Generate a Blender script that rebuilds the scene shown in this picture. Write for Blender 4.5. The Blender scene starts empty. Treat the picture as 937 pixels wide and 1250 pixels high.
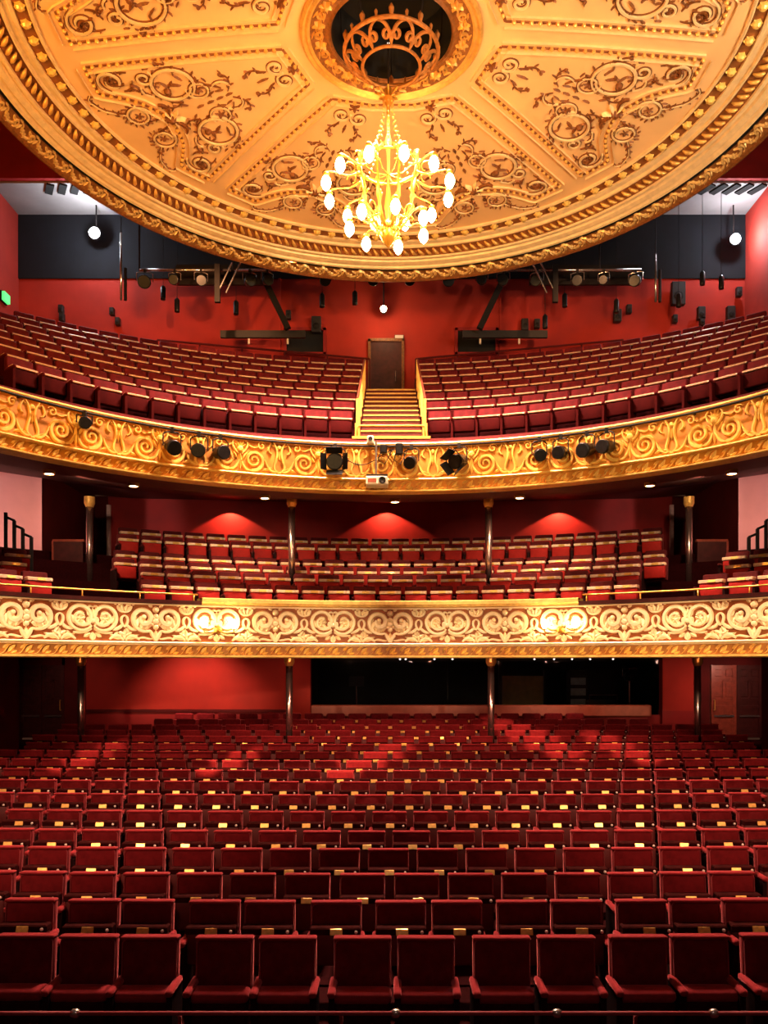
import bpy, bmesh, math, random
from math import sin, cos, pi, radians as R, sqrt, asin, atan2
from mathutils import Vector, Matrix, Euler

# ------------------------------------------------------------------ camera, world, light, exposure
S = bpy.context.scene
C = S.collection
EYE = 3.1            # eye height over the stalls floor; the camera stands on the stage
cam_d = bpy.data.cameras.new('camera')
cam = bpy.data.objects.new('camera', cam_d)
C.objects.link(cam)
cam.location = (0, 0, EYE)
cam.rotation_euler = (R(90), 0, 0)
cam_d.sensor_width = 36.0
cam_d.lens = 28.8                      # 1000 px on a 1250 px high frame
cam_d.shift_x = -0.006
cam_d.shift_y = 0.148
cam_d.clip_start = 0.05
S.camera = cam
S.view_settings.view_transform = 'Standard'
S.view_settings.look = 'None'
S.view_settings.exposure = 0.0
S.view_settings.gamma = 1.0
S.view_settings.use_curve_mapping = False

W = bpy.data.worlds.new('dark_stage_house')
S.world = W
W.use_nodes = True
W.node_tree.nodes['Background'].inputs[0].default_value = (0.9, 0.35, 0.2, 1)
W.node_tree.nodes['Background'].inputs[1].default_value = 0.045

random.seed(7)


def DISH(x):
    return 7.41 + sqrt(8.55 ** 2 - x * x)   # just behind the dress circle lip


def lamp(name, kind, loc, power, color, target=None, size=0.1, angle=60, blend=0.5):
    d = bpy.data.lights.new(name, kind)
    d.energy = power
    d.color = color
    if kind == 'SPOT':
        d.spot_size = R(angle)
        d.spot_blend = blend
    if kind != 'AREA':
        d.shadow_soft_size = size
    else:
        d.size = size
    o = bpy.data.objects.new(name, d)
    C.objects.link(o)
    o.location = loc
    if target is not None:
        o.rotation_euler = (Vector(target) - Vector(loc)).to_track_quat('-Z', 'Y').to_euler()
    return o


# unseen ring of spots added below the basket to light the stalls
for k in range(5):
    a = 2 * pi * (k + .5) / 5
    x, y = .62 * sin(a), 13.5 + .62 * cos(a)
    lamp('oculus_fill', 'SPOT', (x, y, 12.80), 3400, (1.0, 0.62, 0.46), (x + 2.2 * sin(a), y + 2.2 * cos(a), 0), 0.1, 94, 0.5)
# soft unseen fill added high over the stage for the seat fronts
lamp('stage_fill', 'SPOT', (0, -1.5, 8.5), 170, (1.0, 0.66, 0.6), (0, 9.0, 1.0), 1.2, 70, 0.8)
# unseen stage-side spots added to light the two gilt fronts
for sx in (-1, 1):
    for (tx, ty) in ((1.0, 15.4), (2.9, 14.9), (4.7, 13.8), (6.1, 12.2)):
        lamp('front_fill', 'SPOT', (sx * 5.5, 0.6, 7.0), 2700, (1.0, 0.66, 0.28), (sx * tx, ty, 6.72), 0.1, 8.6, 1.0)
        lamp('front_fill', 'SPOT', (sx * 5.5, 0.6, 4.6), 5600, (1.0, 0.78, 0.48), (sx * tx, ty, 3.58), 0.1, 8.6, 1.0)
# a few tight specials on the stalls seats
for (bx, tx, ty, tz, an, p) in ((-5.5, -.25, 15.5, 1.25, 3.6, 26000), (-5.5, -2.85, 15.4, 1.25, 2.6, 24000), (5.5, 3.1, 17.4, 1.5, 4.0, 24000), (5.5, 4.6, 16.4, 1.4, 3.2, 20000), (-5.5, -5.7, 15.8, 1.3, 3.0, 16000)):
    lamp('seat_special', 'SPOT', (bx, 0.6, 3.4), p, (1.0, 0.46, 0.26), (tx, ty, tz), 0.05, an, 0.5)
# broad unseen washes added to brighten the stalls and dress circle seats
for sx in (-1, 1):
    lamp('stalls_fill', 'SPOT', (sx * 6.0, 0.6, 7.2), 4200, (1.0, 0.48, 0.30), (sx * 3.6, 14.2, 0.9), 0.15, 42, 0.9)
    lamp('dress_fill', 'SPOT', (sx * 6.0, 0.6, 5.2), 1700, (1.0, 0.58, 0.34), (sx * 3.2, 17.0, 5.15), 0.15, 13, 0.9)
    lamp('dress_fill', 'SPOT', (sx * 6.0, 0.6, 5.2), 1700, (1.0, 0.58, 0.34), (-sx * 3.2, 17.0, 5.15), 0.15, 13, 0.9)
# unseen uplights added to brighten the saucer dome
lamp('dome_fill', 'SPOT', (-6.6, 3.0, 8.6), 3400, (1.0, 0.36, 0.04), (-3.4, 15.0, 13.0), 0.3, 80, 0.8)
lamp('dome_fill', 'SPOT', (6.6, 3.0, 8.6), 3200, (1.0, 0.74, 0.46), (3.4, 15.0, 13.0), 0.3, 80, 0.8)
lamp('dome_fill', 'SPOT', (-8.8, 9.0, 8.6), 1700, (1.0, 0.50, 0.12), (-4.4, 14.4, 13.0), 0.3, 80, 0.9)
lamp('dome_fill', 'SPOT', (8.8, 9.0, 8.6), 1900, (1.0, 0.78, 0.52), (4.4, 14.4, 13.0), 0.3, 80, 0.9)
# scallops of light on the dress circle back wall
for x in (-4.26, -0.1, 4.5):
    lamp('scallop_light', 'SPOT', (x, 21.50, 7.27), 150, (1.0, 0.34, 0.16), (x, 21.54, 4.6), 0.02, 122, 0.15)
for x in (-5.6, -2.8, 0, 2.8, 5.6):
    lamp('soffit_spot', 'SPOT', (x, 8.49 + sqrt(8.35 ** 2 - x * x), 6.42), 260, (1.0, 0.64, 0.40), (x * 1.1, 18.6, 4.4), 0.04, 100, 0.6)
# lamps under the dress circle: from its lip on to the rear rows, and further back on the wall
for x, p in ((-6.4, 70), (-3.9, 110), (-1.4, 120), (1.4, 110), (3.9, 120), (6.4, 80)):
    lamp('stalls_spot', 'SPOT', (x, DISH(x), 3.16), p * 1.4, (1.0, 0.40, 0.24), (x * 1.05, DISH(x) + 2.6, 1.0), 0.04, 104, 0.7)
for x, p in ((-8.4, 25), (-5.2, 260), (-3.0, 20), (0.6, 25), (4.6, 90), (7.9, 45), (9.3, 90)):
    lamp('wall_spot', 'SPOT', (x, 20.4, 3.16), p, (1.0, 0.50, 0.36), (x, 22.3, 1.9), 0.04, 100, 0.7)
for sx in (-1, 1):
    lamp('box_light', 'SPOT', (sx * 8.75, 14.4, 6.05), 700, (1.0, 0.74, 0.66), (sx * 8.35, 17.5, 6.3), 0.08, 36, 0.4)
    lamp('upper_side_lamp_light', 'POINT', (-8.55 if sx < 0 else 10.0, 23.45, 15.45), 120, (0.86, 0.93, 1.0), None, 0.05)
for sx in (-1, 1):
    lamp('upper_row_spot', 'SPOT', (sx * 8.2, 23.2, 15.9), 1500, (0.95, 0.90, 0.95), (sx * 6.9, 19.4, 10.6), 0.06, 58, 0.7)
lamp('upper_centre_lamp_light', 'POINT', (-0.18, 23.6, 13.25), 40, (1.0, 0.72, 0.36), None, 0.05)
# lanterns hung behind the dome, throwing warm light on the red wall
for x, p in ((-7.6, 200), (-4.6, 420), (-2.4, 480), (2.6, 40), (5.0, 220), (7.6, 230)):
    lamp('rig_light', 'SPOT', (x, 19.9, 13.0), p, (1.0, 0.44, 0.18), (x * 1.15, 24.5, 12.2), 0.05, 80, 0.7)

# ------------------------------------------------------------------ materials
def mat(name, col, rough=0.6, metal=0.0, var=0.25, scale=6.0, bump=0.0, bscale=60.0, sheen=0.0, emit=None, estr=0.0, spec=0.5, coat=0.0):
    m = bpy.data.materials.new(name)
    m.use_nodes = True
    nt = m.node_tree
    b = nt.nodes['Principled BSDF']
    b.inputs['Roughness'].default_value = rough
    b.inputs['Metallic'].default_value = metal
    b.inputs['Specular IOR Level'].default_value = spec
    tc = nt.nodes.new('ShaderNodeTexCoord')
    nz = nt.nodes.new('ShaderNodeTexNoise')
    nz.inputs['Scale'].default_value = scale
    nz.inputs['Detail'].default_value = 5.0
    nt.links.new(tc.outputs['Object'], nz.inputs['Vector'])
    rp = nt.nodes.new('ShaderNodeValToRGB')
    e = rp.color_ramp.elements
    e[0].position, e[1].position = 0.3, 0.7
    e[0].color = (*[c * (1 - var) for c in col], 1)
    e[1].color = (*[min(1, c * (1 + var)) for c in col], 1)
    nt.links.new(nz.outputs['Fac'], rp.inputs['Fac'])
    nt.links.new(rp.outputs['Color'], b.inputs['Base Color'])
    if bump:
        n2 = nt.nodes.new('ShaderNodeTexNoise')
        n2.inputs['Scale'].default_value = bscale
        nt.links.new(tc.outputs['Object'], n2.inputs['Vector'])
        bp = nt.nodes.new('ShaderNodeBump')
        bp.inputs['Strength'].default_value = bump
        bp.inputs['Distance'].default_value = 0.01
        nt.links.new(n2.outputs['Fac'], bp.inputs['Height'])
        nt.links.new(bp.outputs['Normal'], b.inputs['Normal'])
    if sheen:
        b.inputs['Sheen Weight'].default_value = sheen
        b.inputs['Sheen Roughness'].default_value = 0.35
        b.inputs['Sheen Tint'].default_value = (1.0, 0.25, 0.25, 1)
    if coat:
        b.inputs['Coat Weight'].default_value = coat
    if emit:
        b.inputs['Emission Color'].default_value = (*emit, 1)
        b.inputs['Emission Strength'].default_value = estr
    return m


M = dict(
    plaster=mat('cream_plaster', (0.86, 0.55, 0.25), 0.62, var=0.07, scale=1.2, bump=0.05),
    gilt=mat('gilt', (0.84, 0.48, 0.12), 0.38, 0.35, 0.22, 9),
    gilt_pale=mat('pale_gilt', (0.90, 0.68, 0.36), 0.45, 0.15, 0.10, 7),
    gilt_dark=mat('dark_gilt', (0.26, 0.10, 0.025), 0.45, 0.25, 0.35, 14),
    bronze=mat('bronze_paint', (0.20, 0.062, 0.011), 0.5, 0.1, 0.4, 18),
    brown=mat('brown_channel', (0.25, 0.080, 0.016), 0.6, 0.0, 0.3, 10),
    rim=mat('antique_gilt', (0.78, 0.48, 0.18), 0.34, 0.3, 0.45, 16),
    black=mat('black_void', (0.004, 0.003, 0.003), 0.9, var=0.1),
    dress_ground=mat('russet_ground', (0.30, 0.085, 0.018), 0.6, 0, 0.25, 8),
    dress_orn=mat('cream_gilt', (0.92, 0.74, 0.42), 0.42, 0.1, 0.10, 6),
    upper_ground=mat('amber_ground', (0.56, 0.215, 0.018), 0.55, 0, 0.3, 5),
    upper_orn=mat('amber_gilt', (0.92, 0.56, 0.12), 0.38, 0.15, 0.12, 6),
    leafgold=mat('leaf_gilt', (0.92, 0.58, 0.15), 0.38, 0.25, 0.2, 12),
    velvet=mat('crimson_velvet', (0.145, 0.008, 0.011), 0.85, var=0.22, scale=14, bump=0.25, bscale=220, sheen=0.8, spec=0.1),
    velvet_in=mat('crimson_velvet_pile', (0.15, 0.008, 0.011), 0.9, var=0.25, scale=14, bump=0.25, bscale=220, sheen=0.12, spec=0.1),
    velvet_lit=mat('rose_lit_velvet', (0.27, 0.020, 0.024), 0.85, var=0.2, scale=16, bump=0.25, bscale=220, sheen=0.8, spec=0.1),  # velvet lightened for armrests, cushions and tops: highlight put into the colour
    piping=mat('rose_piping', (0.28, 0.026, 0.03), 0.75, var=0.15, scale=20, sheen=0.5),
    seat_under=mat('seat_underside', (0.10, 0.008, 0.008), 0.6, var=0.2, scale=10),
    varnish=mat('dark_varnish', (0.030, 0.004, 0.0035), 0.85, var=0.3, scale=15, spec=0.03),
    cvelvet=mat('circle_velvet', (0.085, 0.006, 0.007), 0.8, var=0.2, scale=14, sheen=0.25, spec=0.2),
    cred=mat('scarlet_seat_shell', (0.36, 0.014, 0.010), 0.7, var=0.15, scale=10, spec=0.2),
    cream_edge=mat('cream_seat_edge', (0.80, 0.56, 0.34), 0.45, var=0.2, scale=18),
    uvelvet=mat('plum_velvet', (0.095, 0.005, 0.008), 0.8, var=0.2, scale=14, sheen=0.15, spec=0.15),
    ushell=mat('plum_seat_shell', (0.045, 0.0015, 0.002), 0.85, var=0.15, scale=10, spec=0.08),
    tan_edge=mat('tan_seat_edge', (0.66, 0.38, 0.24), 0.4, var=0.2, scale=18),
    brass=mat('brass', (0.86, 0.52, 0.13), 0.30, 0.55, 0.15, 25),
    brass_bright=mat('polished_brass', (0.60, 0.31, 0.045), 0.28, 0.6, 0.12, 20),
    ivory=mat('ivory_button', (0.85, 0.72, 0.60), 0.35, var=0.08),
    iron=mat('black_iron', (0.010, 0.007, 0.007), 0.6, 0.0, 0.3, 20, spec=0.25),
    steel=mat('bare_steel', (0.62, 0.58, 0.56), 0.22, 0.9, 0.15, 12),
    column=mat('polished_column', (0.60, 0.42, 0.38), 0.22, 0.95, 0.15, 3),
    red_wall=mat('red_painted_plaster', (0.36, 0.017, 0.007), 0.85, var=0.14, scale=1.5, bump=0.08, bscale=40),
    deep_red=mat('deep_red_paint', (0.27, 0.005, 0.004), 0.75, var=0.2, scale=1.5),
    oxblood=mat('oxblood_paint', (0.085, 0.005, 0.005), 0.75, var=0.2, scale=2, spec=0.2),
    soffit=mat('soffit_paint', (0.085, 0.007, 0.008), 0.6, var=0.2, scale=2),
    navy=mat('navy_drape', (0.0028, 0.003, 0.0065), 0.95, var=0.3, scale=3),
    grey_panel=mat('grey_ceiling_panel', (0.30, 0.27, 0.27), 0.7, var=0.12, scale=1.5),
    pink_wall=mat('pink_plaster', (0.72, 0.29, 0.27), 0.75, var=0.10, scale=1.2, bump=0.1, bscale=20),
    carpet=mat('wine_carpet', (0.022, 0.002, 0.0025), 0.95, var=0.3, scale=30, bump=0.3, bscale=300, spec=0.05),
    wood=mat('mahogany', (0.26, 0.052, 0.030), 0.35, var=0.3, scale=8, coat=0.2),
    wood_dark=mat('dark_mahogany', (0.055, 0.009, 0.008), 0.55, var=0.3, scale=8, spec=0.3),
    ledge=mat('ledge_wood', (0.36, 0.075, 0.035), 0.5, var=0.15, scale=6),
    nosing=mat('yellow_nosing', (0.62, 0.36, 0.07), 0.4, var=0.15, scale=12),
    tread=mat('stair_carpet', (0.10, 0.016, 0.010), 0.9, var=0.2, scale=20),
    lanternblack=mat('lantern_black', (0.014, 0.013, 0.014), 0.38, 0.4, 0.3, 20),
    lens=mat('lantern_lens', (0.035, 0.038, 0.042), 0.08, 0.3, 0.2, 10),
    white_plastic=mat('white_plastic', (0.78, 0.72, 0.58), 0.4, var=0.06),
    speaker=mat('speaker_black', (0.012, 0.008, 0.009), 0.6, var=0.2, scale=30),
    frame_dark=mat('seat_frame', (0.014, 0.003, 0.003), 0.7, var=0.2, scale=10, spec=0.1),
    band_ground=mat('ochre_ground', (0.40, 0.17, 0.035), 0.55, var=0.25, scale=9),
    basket=mat('old_gilt', (0.42, 0.17, 0.04), 0.45, 0.3, 0.3, 12),
    bulb=mat('frosted_bulb', (1, 0.95, 0.85), 0.4, var=0.0, emit=(1.0, 0.58, 0.22), estr=125.0),
    bulb_sconce=mat('sconce_bulb', (1, 0.95, 0.85), 0.4, var=0.0, emit=(1.0, 0.72, 0.34), estr=75.0),
    cool_glow=mat('cool_lamp_glow', (1, 1, 1), 0.4, var=0.0, emit=(0.86, 0.94, 1.0), estr=220.0),
    warm_glow=mat('warm_lamp_glow', (1, 1, 1), 0.4, var=0.0, emit=(1.0, 0.76, 0.42), estr=60.0),
    down_glow=mat('downlight_glow', (1, 1, 1), 0.4, var=0.0, emit=(1.0, 0.72, 0.50), estr=6.0),
    dot_glow=mat('pinpoint_glow', (1, 1, 1), 0.4, var=0.0, emit=(1.0, 0.86, 0.74), estr=5.0),
    exit_glow=mat('green_exit_glow', (0.1, 0.6, 0.2), 0.4, var=0.0, emit=(0.10, 0.85, 0.22), estr=1.3),
    sign_grey=mat('grey_sign', (0.62, 0.50, 0.46), 0.5, var=0.05),
)
gm = bpy.data.materials.new('booth_glass')
gm.use_nodes = True
gb = gm.node_tree.nodes['Principled BSDF']
gb.inputs['Base Color'].default_value = (0.9, 0.95, 0.93, 1)
gb.inputs['Roughness'].default_value = 0.02
gb.inputs['Transmission Weight'].default_value = 1.0
gb.inputs['IOR'].default_value = 1.1
M['glass'] = gm

# ------------------------------------------------------------------ mesh helpers
class MB:
    def __init__(self, f=None):
        self.v, self.f, self.map = [], [], f

    def add(self, verts, faces, mtx=None):
        b = len(self.v)
        for p in verts:
            p = Vector(p)
            if mtx is not None:
                p = mtx @ p
            self.v.append(tuple(self.map(*p)) if self.map else tuple(p))
        self.f += [tuple(b + i for i in q) for q in faces]
        return self

    def box(self, c, s, rz=0.0, rx=0.0, ry=0.0):
        m = Matrix.Translation(c) @ Euler((rx, ry, rz)).to_matrix().to_4x4()
        x, y, z = s[0] / 2, s[1] / 2, s[2] / 2
        vs = [(-x, -y, -z), (x, -y, -z), (x, y, -z), (-x, y, -z), (-x, -y, z), (x, -y, z), (x, y, z), (-x, y, z)]
        return self.add(vs, [(0, 3, 2, 1), (4, 5, 6, 7), (0, 1, 5, 4), (1, 2, 6, 5), (2, 3, 7, 6), (3, 0, 4, 7)], m)

    def rbox(self, c, s, bev=0.02, seg=2, rz=0.0, rx=0.0):
        bm = bmesh.new()
        bmesh.ops.create_cube(bm, size=1)
        bmesh.ops.scale(bm, vec=s, verts=bm.verts)
        bmesh.ops.bevel(bm, geom=bm.edges[:], offset=bev, segments=seg, affect='EDGES', profile=0.5)
        bm.verts.index_update()
        m = Matrix.Translation(c) @ Euler((rx, 0, rz)).to_matrix().to_4x4()
        self.add([v.co.copy() for v in bm.verts], [tuple(v.index for v in f.verts) for f in bm.faces], m)
        bm.free()
        return self

    def tube(self, pts, r, n=8, closed=False, caps=True):
        pts = [Vector(p) for p in pts]
        k = len(pts)
        rr = r if isinstance(r, (list, tuple)) else [r] * k
        b, vs, fs = 0, [], []
        up = None
        for i, p in enumerate(pts):
            if closed:
                t = pts[(i + 1) % k] - pts[i - 1]
            else:
                t = pts[min(i + 1, k - 1)] - pts[max(i - 1, 0)]
            if t.length < 1e-9:
                t = Vector((0, 0, 1))
            t.normalize()
            if up is None:
                up = Vector((0, 0, 1)) if abs(t.z) < 0.9 else Vector((1, 0, 0))
            sx = t.cross(up)
            if sx.length < 1e-6:
                sx = t.cross(Vector((1, 0, 0)))
            sx.normalize()
            sy = sx.cross(t).normalized()
            up = sy
            for j in range(n):
                a = 2 * pi * j / n
                vs.append(p + (sx * cos(a) + sy * sin(a)) * rr[i])
        for i in range(k if closed else k - 1):
            for j in range(n):
                a, c2 = i * n + j, i * n + (j + 1) % n
                d = ((i + 1) % k) * n
                fs.append((a, c2, d + (j + 1) % n, d + j))
        if caps and not closed:
            fs.append(tuple(range(n))[::-1])
            fs.append(tuple((k - 1) * n + j for j in range(n)))
        return self.add(vs, fs)

    def lathe(self, prof, n=12, c=(0, 0, 0), axis=None):
        """prof: (radius, height) pairs about local z through c; axis turns z."""
        m = Matrix.Translation(c)
        if axis is not None:
            m = m @ Vector((0, 0, 1)).rotation_difference(Vector(axis)).to_matrix().to_4x4()
        vs, fs = [], []
        for (r, z) in prof:
            for j in range(n):
                a = 2 * pi * j / n
                vs.append((r * cos(a), r * sin(a), z))
        for i in range(len(prof) - 1):
            for j in range(n):
                fs.append((i * n + j, i * n + (j + 1) % n, (i + 1) * n + (j + 1) % n, (i + 1) * n + j))
        if prof[0][0] > 1e-6:
            fs.append(tuple(range(n))[::-1])
        if prof[-1][0] > 1e-6:
            fs.append(tuple((len(prof) - 1) * n + j for j in range(n)))
        return self.add(vs, fs, m)

    def sweep_arc(self, prof, cy, a0, a1, n, cx=0.0):
        """prof (r, z) swept about a vertical axis at (cx, cy); angle from +Y towards +X."""
        vs, fs, k = [], [], len(prof)
        for i in range(n + 1):
            a = a0 + (a1 - a0) * i / n
            for (r, z) in prof:
                vs.append((cx + r * sin(a), cy + r * cos(a), z))
        for i in range(n):
            for j in range(k - 1):
                fs.append((i * k + j, i * k + j + 1, (i + 1) * k + j + 1, (i + 1) * k + j))
        return self.add(vs, fs)

    # ---- relief ornament in a local plane: (u, v) in the plane, w = height over the ground
    def ribbon(self, pts, w, h=0.02, taper=True, base=-0.004):
        k = len(pts)
        vs, fs = [], []
        for i, (x, y) in enumerate(pts):
            x0, y0 = pts[max(i - 1, 0)]
            x1, y1 = pts[min(i + 1, k - 1)]
            dx, dy = x1 - x0, y1 - y0
            l = math.hypot(dx, dy) or 1
            nx, ny = -dy / l, dx / l
            t = i / (k - 1)
            ww = (w[i] if isinstance(w, list) else w * (0.45 + 0.55 * min(1, 3.2 * min(t, 1 - t) + 0.15) if taper else w)) / 2
            vs += [(x + nx * ww, y + ny * ww, base), (x + nx * ww * .6, y + ny * ww * .6, h), (x - nx * ww * .6, y - ny * ww * .6, h), (x - nx * ww, y - ny * ww, base)]
        for i in range(k - 1):
            for j in range(3):
                fs.append((i * 4 + j, i * 4 + 4 + j, i * 4 + 5 + j, i * 4 + 1 + j))
        fs += [(0, 1, 2, 3), (k * 4 - 1, k * 4 - 2, k * 4 - 3, k * 4 - 4)]
        return self.add(vs, fs)

    def leaf(self, x, y, ang, ln, wd, h=0.03):
        ca, sa = cos(ang), sin(ang)
        out = [(0, 0), (.25, .38), (.55, .5), (.8, .28), (1, 0), (.8, -.28), (.55, -.5), (.25, -.38)]
        vs = []
        for (a, b) in out:
            a *= ln
            b *= wd
            vs.append((x + a * ca - b * sa, y + a * sa + b * ca, -0.004))
        for a in (.15, .5, .85):
            vs.append((x + a * ln * ca, y + a * ln * sa, h))
        fs = [(0, 1, 8), (1, 2, 9, 8), (2, 3, 10, 9), (3, 4, 10), (4, 5, 10), (5, 6, 9, 10), (6, 7, 8, 9), (7, 0, 8)]
        return self.add(vs, [q[::-1] for q in fs])

    def boss(self, x, y, r, h, n=8):
        vs, fs = [], []
        for (s, t) in ((1, -.004), (.85, h * .6), (.45, h)):
            for j in range(n):
                a = 2 * pi * j / n
                vs.append((x + r * s * cos(a), y + r * s * sin(a), t))
        for i in range(2):
            for j in range(n):
                fs.append((i * n + j, i * n + (j + 1) % n, (i + 1) * n + (j + 1) % n, (i + 1) * n + j))
        fs.append(tuple(2 * n + j for j in range(n)))
        return self.add(vs, fs)

    def flower(self, x, y, r, h=0.03, n=6):
        for j in range(n):
            self.leaf(x, y, 2 * pi * j / n + .3, r, r * .6, h)
        return self.boss(x, y, r * .28, h * 1.4, 6)

    def mesh(self, name, m, smooth=False):
        me = bpy.data.meshes.new(name)
        me.from_pydata(self.v, [], self.f)
        if m is not None:
            me.materials.append(M[m] if isinstance(m, str) else m)
        if smooth:
            me.polygons.foreach_set('use_smooth', [True] * len(me.polygons))
        me.update()
        return me

    def build(self, name, m, parent=None, smooth=False, **kw):
        bm = bmesh.new()
        me = self.mesh(name, m, smooth)
        bm.from_mesh(me)
        bmesh.ops.recalc_face_normals(bm, faces=bm.faces)
        bm.to_mesh(me)
        bm.free()
        return put(name, me, parent, **kw)


def put(name, me, parent=None, loc=None, rz=0.0, **kw):
    o = bpy.data.objects.new(name, me)
    C.objects.link(o)
    if parent is not None:
        o.parent = parent
    if loc is not None:
        o.location = loc
    if rz:
        o.rotation_euler = (0, 0, rz)
    for k, v in kw.items():
        o[k] = v
    return o


def thing(name, label, category, loc=(0, 0, 0), rz=0.0, group=None, kind=None):
    o = bpy.data.objects.new(name, None)
    o.empty_display_size = 0.1
    C.objects.link(o)
    o.location = loc
    o.rotation_euler = (0, 0, rz)
    o['label'] = label
    o['category'] = category
    if group:
        o['group'] = group
    if kind:
        o['kind'] = kind
    return o


def tag(o, label, category, group=None, kind=None):
    o['label'] = label
    o['category'] = category
    if group:
        o['group'] = group
    if kind:
        o['kind'] = kind
    return o


ONES = 'zeroth first second third fourth fifth sixth seventh eighth ninth tenth eleventh twelfth thirteenth fourteenth fifteenth sixteenth seventeenth eighteenth nineteenth'.split()


def nth(n):
    if n < 20:
        return ONES[n]
    t = {2: 'twent', 3: 'thirt', 4: 'fort'}[n // 10]
    return t + 'ieth' if n % 10 == 0 else t + 'y-' + ONES[n % 10]


def spiral(cx, cy, r0, r1, a0, turns, n=26, squash=1.0):
    out = []
    for i in range(n + 1):
        t = i / n
        r = r0 + (r1 - r0) * t ** 0.8
        a = a0 + turns * 2 * pi * t
        out.append((cx + r * cos(a), cy + r * squash * sin(a)))
    return out


def bez(p0, p1, p2, p3, n=14):
    out = []
    for i in range(n + 1):
        t = i / n
        u = 1 - t
        out.append(tuple(u ** 3 * a + 3 * u * u * t * b + 3 * u * t * t * c + t ** 3 * d for a, b, c, d in zip(p0, p1, p2, p3)))
    return out


def mir(pts, s):
    return [(x * s, y) for x, y in pts]


# ------------------------------------------------------------------ floors, walls, shell
ROW_D = [6.6 + 0.9 * i for i in range(17)]
ROW_Z = [0.0, .03, .05, .105, .19, .27, .355, .42, .48, .54, .60, .66, .735, .79, .85, .94, 1.03]
mb = MB()
mb.box((0, 1.0, -0.3), (18.4, 10.3, 0.6))
for i in range(17):
    d0 = ROW_D[i] - .62
    d1 = ROW_D[i + 1] - .62 if i < 16 else 22.3
    mb.box((0, (d0 + d1) / 2, ROW_Z[i] - .5), (20.8, d1 - d0, 1.0))
tag(mb.build('floor', 'carpet'), 'dark wine carpeted stalls floor rising in steps beneath the seats', 'floor', kind='structure')

# stalls side walls
for s, n in ((-1, 'wall_left'), (1, 'wall_right')):
    mb = MB()
    mb.box((s * 9.35, 9.0, 1.7), (.3, 22.6, 3.2))
    mb.box((s * 9.9, 20.2, 1.7), (1.2, .2, 3.2))
    mb.box((s * 10.5, 21.3, 1.7), (.2, 2.4, 3.2))
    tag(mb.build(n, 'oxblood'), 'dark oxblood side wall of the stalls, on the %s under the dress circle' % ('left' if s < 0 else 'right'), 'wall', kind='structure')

# upper side walls
for s, n in ((-1, 'wall_left_upper'), (1, 'wall_right_upper')):
    x = -11.25 if s < 0 else 10.75
    mb = MB()
    mb.box((x, 10.5, 11.6), (.3, 29.0, 16.8))
    tag(mb.build(n, 'red_wall'), 'red painted upper side wall meeting the back wall, %s' % ('left end' if s < 0 else 'right end'), 'wall', kind='structure')
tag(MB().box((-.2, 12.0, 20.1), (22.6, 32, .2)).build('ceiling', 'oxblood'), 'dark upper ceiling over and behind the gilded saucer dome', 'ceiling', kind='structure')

# stalls back wall with its panels
YB = 22.3
wb = thing('wall_back', 'stalls back wall with red plaster bays, dark dado and control window opening', 'wall', (0, 0, 0), kind='structure')
mb = MB()
mb.box((-5.46, YB + .1, 2.55), (5.62, .2, 1.5))
mb.build('plaster_bay', 'red_wall', wb)
mb = MB()
mb.box((-5.46, YB + .08, 1.35), (5.62, .22, .9))
mb.build('dado', 'deep_red', wb)
mb = MB()
mb.box((-5.46, YB - .06, 1.82), (5.7, .1, .07))
mb.build('dado_rail', 'oxblood', wb)
mb = MB()
mb.box((-2.4, YB - .02, 2.55), (.5, .34, 1.5)).box((-2.4, YB - .02, 1.3), (.5, .34, 1.0))
mb.build('pilaster', 'red_wall', wb)
mb = MB()
mb.box((7.86, YB + .02, 2.55), (.98, .3, 1.45))
mb.build('plaster_bay', 'red_wall', wb)
mb = MB()
mb.box((7.86, YB + .02, 1.3), (1.0, .32, 1.05))
mb.build('dado', 'deep_red', wb)
mb = MB()
mb.box((2.6, YB + .1, 1.1), (9.5, .2, 1.2))
mb.build('booth_wall', 'deep_red', wb)
mb = MB()
mb.rbox((2.45, YB - .12, 1.83), (9.15, .34, .30), .02, 1)
mb.build('booth_ledge', 'ledge', wb)
mb = MB()
mb.box((-8.6, YB + .1, 2.1), (.66, .2, 2.4)).box((-10.35, YB + .1, 2.1), (.5, .2, 2.4)).box((-9.5, YB + .1, 3.2), (1.3, .2, .3))
mb.box((8.52, YB + .1, 2.1), (.36, .2, 2.4)).box((10.4, YB + .1, 2.1), (.5, .2, 2.4)).box((9.5, YB + .1, 3.2), (1.6, .2, .3))
mb.build('door_surround', 'oxblood', wb)

# control booth behind glass
bt = thing('control_booth', 'dark control booth room behind the long stalls window', 'room', (0, 0, 0), kind='structure')
mb = MB()
mb.box((2.6, YB + 3.2, 2.4), (9.9, .1, 2.0)).box((2.6, YB + 1.7, 1.5), (9.9, 3.0, .1)).box((2.6, YB + 1.7, 3.3), (9.9, 3.0, .08))
mb.box((-2.3, YB + 1.7, 2.4), (.1, 3.0, 2.0)).box((7.5, YB + 1.7, 2.4), (.1, 3.0, 2.0))
mb.build('booth_shell', 'black', bt)
for px in (488, 495, 530, 552, 652, 676, 698, 720, 748):
    MB().lathe([(.001, 0), (.022, .004), (.022, .03)], 8, ((px - 476) * .0233, YB + 1.0, 3.21)).build('pin_lamp', 'dot_glow', bt)
mb = MB()
mb.box((1.62, YB + .5, 2.6), (.05, .05, 1.0)).box((3.05, YB + .5, 2.6), (.06, .06, 1.1))
mb.build('mullion', 'iron', bt)
tag(MB().box((2.6, YB + .04, 2.57), (9.44, .012, 1.2)).build('window_1', 'glass'), 'long glass control booth window in the stalls back wall', 'window', kind='structure')
t = thing('noticeboard', 'dim brown board standing inside the control booth behind the window', 'board', (3.75, YB + .9, 1.55))
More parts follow.
